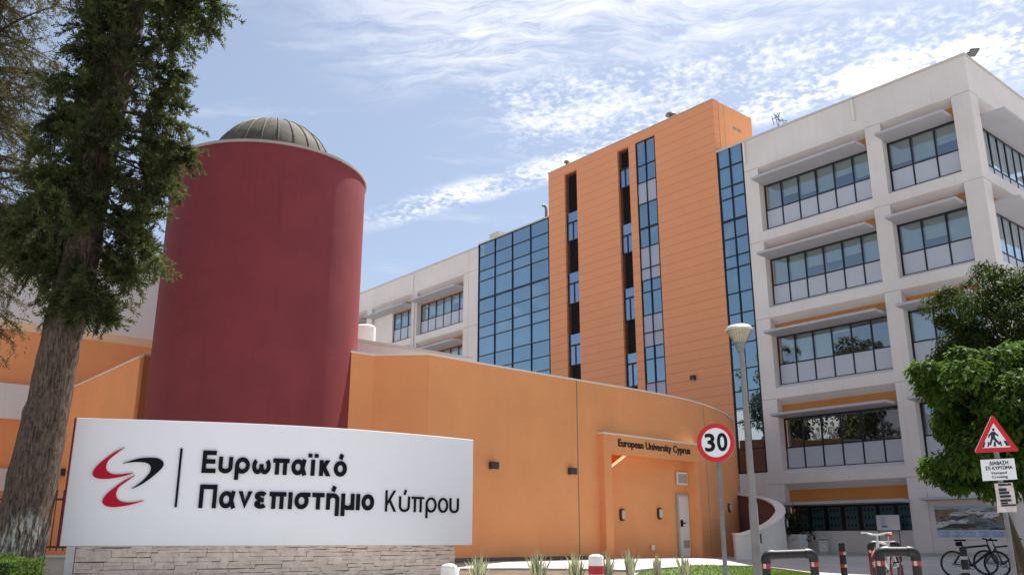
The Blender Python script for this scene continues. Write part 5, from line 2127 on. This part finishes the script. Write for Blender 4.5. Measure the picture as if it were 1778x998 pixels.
# open brownish conifer behind it, its trunk outside the picture
T2Y = 19.5
t2 = [(-13.6, T2Y, 0), (-13.5, T2Y, 3), (-13.3, T2Y, 7), (-13.2, T2Y, 11), (-13.1, T2Y, 15), (-13.1, T2Y, 19)]
con = thing('conifer_tree', 'open brownish conifer with see through twigs at the left edge, behind the cypress', 'tree', (-13.6, T2Y, 0))
br = []
for k in range(170):
    z = rng.uniform(5.5, 15.5)
    qx, qy = rng.uniform(-90, 125), rng.uniform(-40, 470)
    e = np.array(P(qx, qy, T2Y + rng.uniform(-1.5, 1.8)))
    a = np.array([-13.2, T2Y, min(18, e[2] + rng.uniform(-.2, 1.4))])
    br.append((a, e))
for (qx, qy) in ((30, 600), (8, 625), (20, 560), (45, 535), (10, 520), (38, 575), (5, 575), (28, 498)):
    e = np.array(P(qx, qy, T2Y - 1.2))
    br.append((np.array([-13.3, T2Y - .3, e[2] + 1.2]), e))
n2 = conifer(con, t2, [.42, .36, .3, .24, .16, .05], br, L_con, M_bark2, twigs=8, leaflets=40, tw_len=(.25, .6), ll=(.035, .09), lw=(.013, .026), droop=.6)


def broadleaf(root, trunk, rad, center, radii, nclump, nleaf, leaf, bark, size=(.10, .19), spread=.34, flat=.35):
    m = MB()
    tp_ = catmull(trunk, 5)
    rr = np.interp(np.linspace(0, len(rad) - 1, len(tp_)), range(len(rad)), rad)
    m.tube([tuple(p) for p in tp_], [float(x) for x in rr], 14)
    part('trunk', m, bark, root, smoothed=True)
    c, rd_ = np.array(center), np.array(radii)
    top = np.array(trunk[-1])
    lm = MB()
    B, D_, N_ = [], [], []
    for k in range(nclump):
        d = unit(rng.normal(0, 1, 3))
        rr_ = rng.uniform(.45, 1.0) ** .6
        lump = 1 + .16 * math.sin(5 * d[0] + 2) * math.cos(4 * d[2]) + rng.normal(0, .06)
        p = c + d * rd_ * rr_ * lump
        if k % 3 == 0:
            mid = (top + p) / 2 + rng.normal(0, .15, 3)
            lm.tube([tuple(top - np.array([0, 0, .2])), tuple(mid), tuple(p)], [.05, .03, .008], 5)
        n_ = int(nleaf * rng.uniform(.6, 1.4))
        rc = spread * rng.uniform(.75, 1.5)
        v_ = unit(rng.normal(0, 1, (n_, 3)) + np.array([0, 0, .45]) + d * .35)
        B.append(p + v_ * rc * rng.uniform(.55, 1.08, (n_, 1)) * np.array([1, 1, .72]))
        D_.append(unit(v_ * .55 + np.array([0, 0, -.75]) + rng.normal(0, .33, (n_, 3))))
        N_.append(unit(v_ * flat + np.array([0, 0, .75]) + rng.normal(0, .28, (n_, 3))))
    part('limb', lm, bark, root)
    B, D_, N_ = np.concatenate(B), np.concatenate(D_), np.concatenate(N_)
    n = len(B)
    ln = rng.uniform(*size, n)
    leaf_mesh('crown', B, D_, N_, ln, ln * rng.uniform(.5, .75, n), leaf, root)


t = thing('leafy_tree', 'bright green broadleaf tree behind the pedestrian crossing sign', 'tree', (12.35, 21.2, 0))
broadleaf(t, [(12.35, 21.2, 0), (12.2, 21.2, 1.2), (12.0, 21.1, 2.4), (11.9, 21.1, 3.4)], [.17, .14, .11, .06], (11.95, 21.1, 3.65), (2.1, 2.1, 1.9), 120, 330, L_brt, M_bark2, size=(.10, .19), spread=.40, flat=.8)
t = thing('leafy_tree', 'dark olive broadleaf tree against the office facade, above the brighter one', 'tree', (15.4, 25.0, 0))
broadleaf(t, [(15.4, 25.0, 0), (15.4, 25, 2), (15.3, 25, 4), (15.2, 25, 6)], [.2, .17, .13, .07], (15.1, 25.0, 6.0), (2.75, 2.4, 2.75), 270, 420, L_drk, M_bark2, size=(.06, .12), spread=.36, flat=.8)
st_ = MB()
st_.tube([P(1765, 1010, 14.6), P(1745, 900, 14.6), P(1738, 850, 14.6)], [.035, .03, .028], 8)
stk = [(p[0], p[1], p[2]) for p in [P(1762, 998, 14.6)]]
st_ = MB()
zb = P(1738, 860, 14.6)
st_.tube([(zb[0] + .10, 14.6, 0), (zb[0], 14.6, zb[2])], [.05, .042], 10)
solo('wooden_stake', st_, M_wood, 'brown wooden stake just left of the crossing sign pole', 'stake', smoothed=True)

t = bpy.data.objects['leafy_tree']
m = MB()
m.tube([(8.35, 14.8, 0), (8.22, 14.8, .6), (8.05, 14.8, 1.25), (7.98, 14.8, 1.7)], [.10, .085, .07, .03], 10)
solo('tree_stump', m, M_wood, 'dark leaning bare trunk right of the crossing sign pole at the picture edge', 'tree trunk', smoothed=True)
# courtyard trees behind the red tower, mirrored in the lower office windows
for (x, y, h, lb) in ((-10.4, 33.2, 14.5, 'dark courtyard tree behind the red tower, nearest to it'),
                      (-11.2, 38.0, 15.5, 'dark courtyard tree behind the red tower, farthest from it')):
    t = thing('courtyard_tree', lb, 'tree', (x, y, 0), 0, 'courtyard trees behind the red tower')
    broadleaf(t, [(x, y, 0), (x, y, h * .35), (x + .3, y, h * .6), (x, y, h * .9)], [.4, .3, .2, .05], (x, y, h * .53), (2.1, 2.1, h * .46), 150, 95, L_con, M_bark2, size=(.18, .34), spread=.55)

# hedge in the lower left corner
hd = thing('hedge', 'clipped light green hedge at the foot of the cypress', 'hedge', (-8.1, 13.6, 0))
n = 9000
B = np.stack([rng.uniform(-9.6, -7.18, n), rng.uniform(13.2, 14.2, n), np.zeros(n)], 1)
u_ = rng.uniform(0, 1, n)
top = .655 + .03 * np.sin(B[:, 0] * 7) + .02 * np.sin(B[:, 1] * 9)
B[:, 2] = np.where(u_ < .55, top + rng.normal(0, .015, n), rng.uniform(.15, .66, n))
front = u_ > .8
B[front, 1] = 13.2 + rng.normal(0, .02, front.sum())
rightf = (u_ > .62) & (u_ < .8)
B[rightf, 0] = -7.18 + rng.normal(0, .025, rightf.sum())
D_ = unit(rng.normal(0, 1, (n, 3)) + np.array([0, -.3, .5]))
leaf_mesh('foliage', B, D_, unit(rng.normal(0, .6, (n, 3)) + np.array([0, 0, 1])), rng.uniform(.025, .055, n), rng.uniform(.015, .03, n), L_hedge, hd)
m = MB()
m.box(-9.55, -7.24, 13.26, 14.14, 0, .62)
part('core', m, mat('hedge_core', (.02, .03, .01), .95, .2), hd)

# dark shrub in a planter beside the ramp wall
q0 = SD(9.7, -1.0, .35)
shb = thing('planter_shrub', 'dark drooping shrub in a pale planter beside the curved ramp wall', 'shrub', q0)
m = MB(BT)
m.box(8.95, 10.3, -1.35, -0.75, .30, 1.15)
part('planter', m, M_concw, shb, bevel=.015)
B, D_, N_ = [], [], []
lm = MB()
for k in range(110):
    a = rng.uniform(0, 6.28)
    l = rng.uniform(.6, 1.5)
    p0 = np.array(SD(9.75 + rng.uniform(-.3, .3), -1.05, 1.15))
    e = p0 + np.array([math.cos(a) * l * .8, math.sin(a) * l * .6, rng.uniform(-.35, 1.15)])
    lm.tube([tuple(p0), tuple((p0 + e) / 2 + np.array([0, 0, .2])), tuple(e)], [.012, .009, .004], 4)
    for t in rng.uniform(.3, 1, 26):
        p = p0 * (1 - t) + e * t + np.array([0, 0, .4 * t * (1 - t)])
        B.append(p + rng.normal(0, .05, 3)); D_.append(unit(e - p0 + rng.normal(0, .8, 3) - np.array([0, 0, .3]))); N_.append(unit(rng.normal(0, 1, 3) + np.array([0, 0, .6])))
part('stem', lm, M_bark2, shb)
n = len(B)
leaf_mesh('foliage', np.array(B), np.array(D_), np.array(N_), rng.uniform(.10, .22, n), rng.uniform(.025, .05, n), L_shrub, shb)


# spiky variegated plants
def spiky(px, ytop, Y, w_px, nb, label):
    p = P(px, 995, Y)
    top_z = P(px, ytop, Y)[2]
    hgt = top_z - 0.02
    wd = w_px / FPX * Y / 2
    th = thing('spiky_plant', label, 'plant', (p[0], Y, 0.0), 0, 'spiky variegated plants along the bed')
    m, e = MB(), MB()
    for k in range(nb):
        a = rng.uniform(0, 6.28)
        lean = rng.uniform(0.05, 1.0) ** 1.2 * wd
        L = hgt * rng.uniform(.78, 1.06)
        bx, by = p[0] + rng.normal(0, .035), Y + rng.normal(0, .035)
        sdv = np.array([-math.sin(a), math.cos(a), 0])
        prev = None
        for i, t in enumerate(np.linspace(0, 1, 5)):
            c_ = np.array([bx + math.cos(a) * lean * t ** 1.6, by + math.sin(a) * lean * t ** 1.6, L * t * (1 - .12 * (lean / max(wd, .01)) * t)])
            wv = .027 * (1 - t ** 2.6) + .0012
            cur = (c_ - sdv * wv, c_ - sdv * wv * .55 , c_ + sdv * wv * .55, c_ + sdv * wv)
            if prev is not None:
                m.poly([tuple(prev[1]), tuple(prev[2]), tuple(cur[2]), tuple(cur[1])])
                e.poly([tuple(prev[0]), tuple(prev[1]), tuple(cur[1]), tuple(cur[0])])
                e.poly([tuple(prev[2]), tuple(prev[3]), tuple(cur[3]), tuple(cur[2])])
            prev = cur
    part('blade', m, L_yuc, th, recalc=False)
    part('blade_edge', e, L_yuce, th, recalc=False)
for a in ((832, 962, 16.6, 52, 26, 'spiky variegated plant nearest the sign, first of the row from the left'),
          (934, 954, 17.0, 46, 34, 'full spiky variegated plant midway between the sign and the white bollard'),
          (1000, 956, 16.8, 46, 28, 'spiky variegated plant touching the left side of the white bollard'),
          (1056, 953, 17.2, 34, 22, 'spiky variegated plant touching the right side of the white bollard'),
          (1094, 950, 16.8, 42, 28, 'tall spiky variegated plant in front of the left portal jamb'),
          (1140, 962, 17.2, 30, 20, 'small spiky variegated plant in front of the entrance opening'),
          (1187, 960, 17.2, 36, 20, 'spiky variegated plant in front of the white entrance door')):
    spiky(a[0], a[1] - 3, a[2], a[3] * 1.15, int(a[4] * 1.6), a[5])
print('leaves', n1, n2)
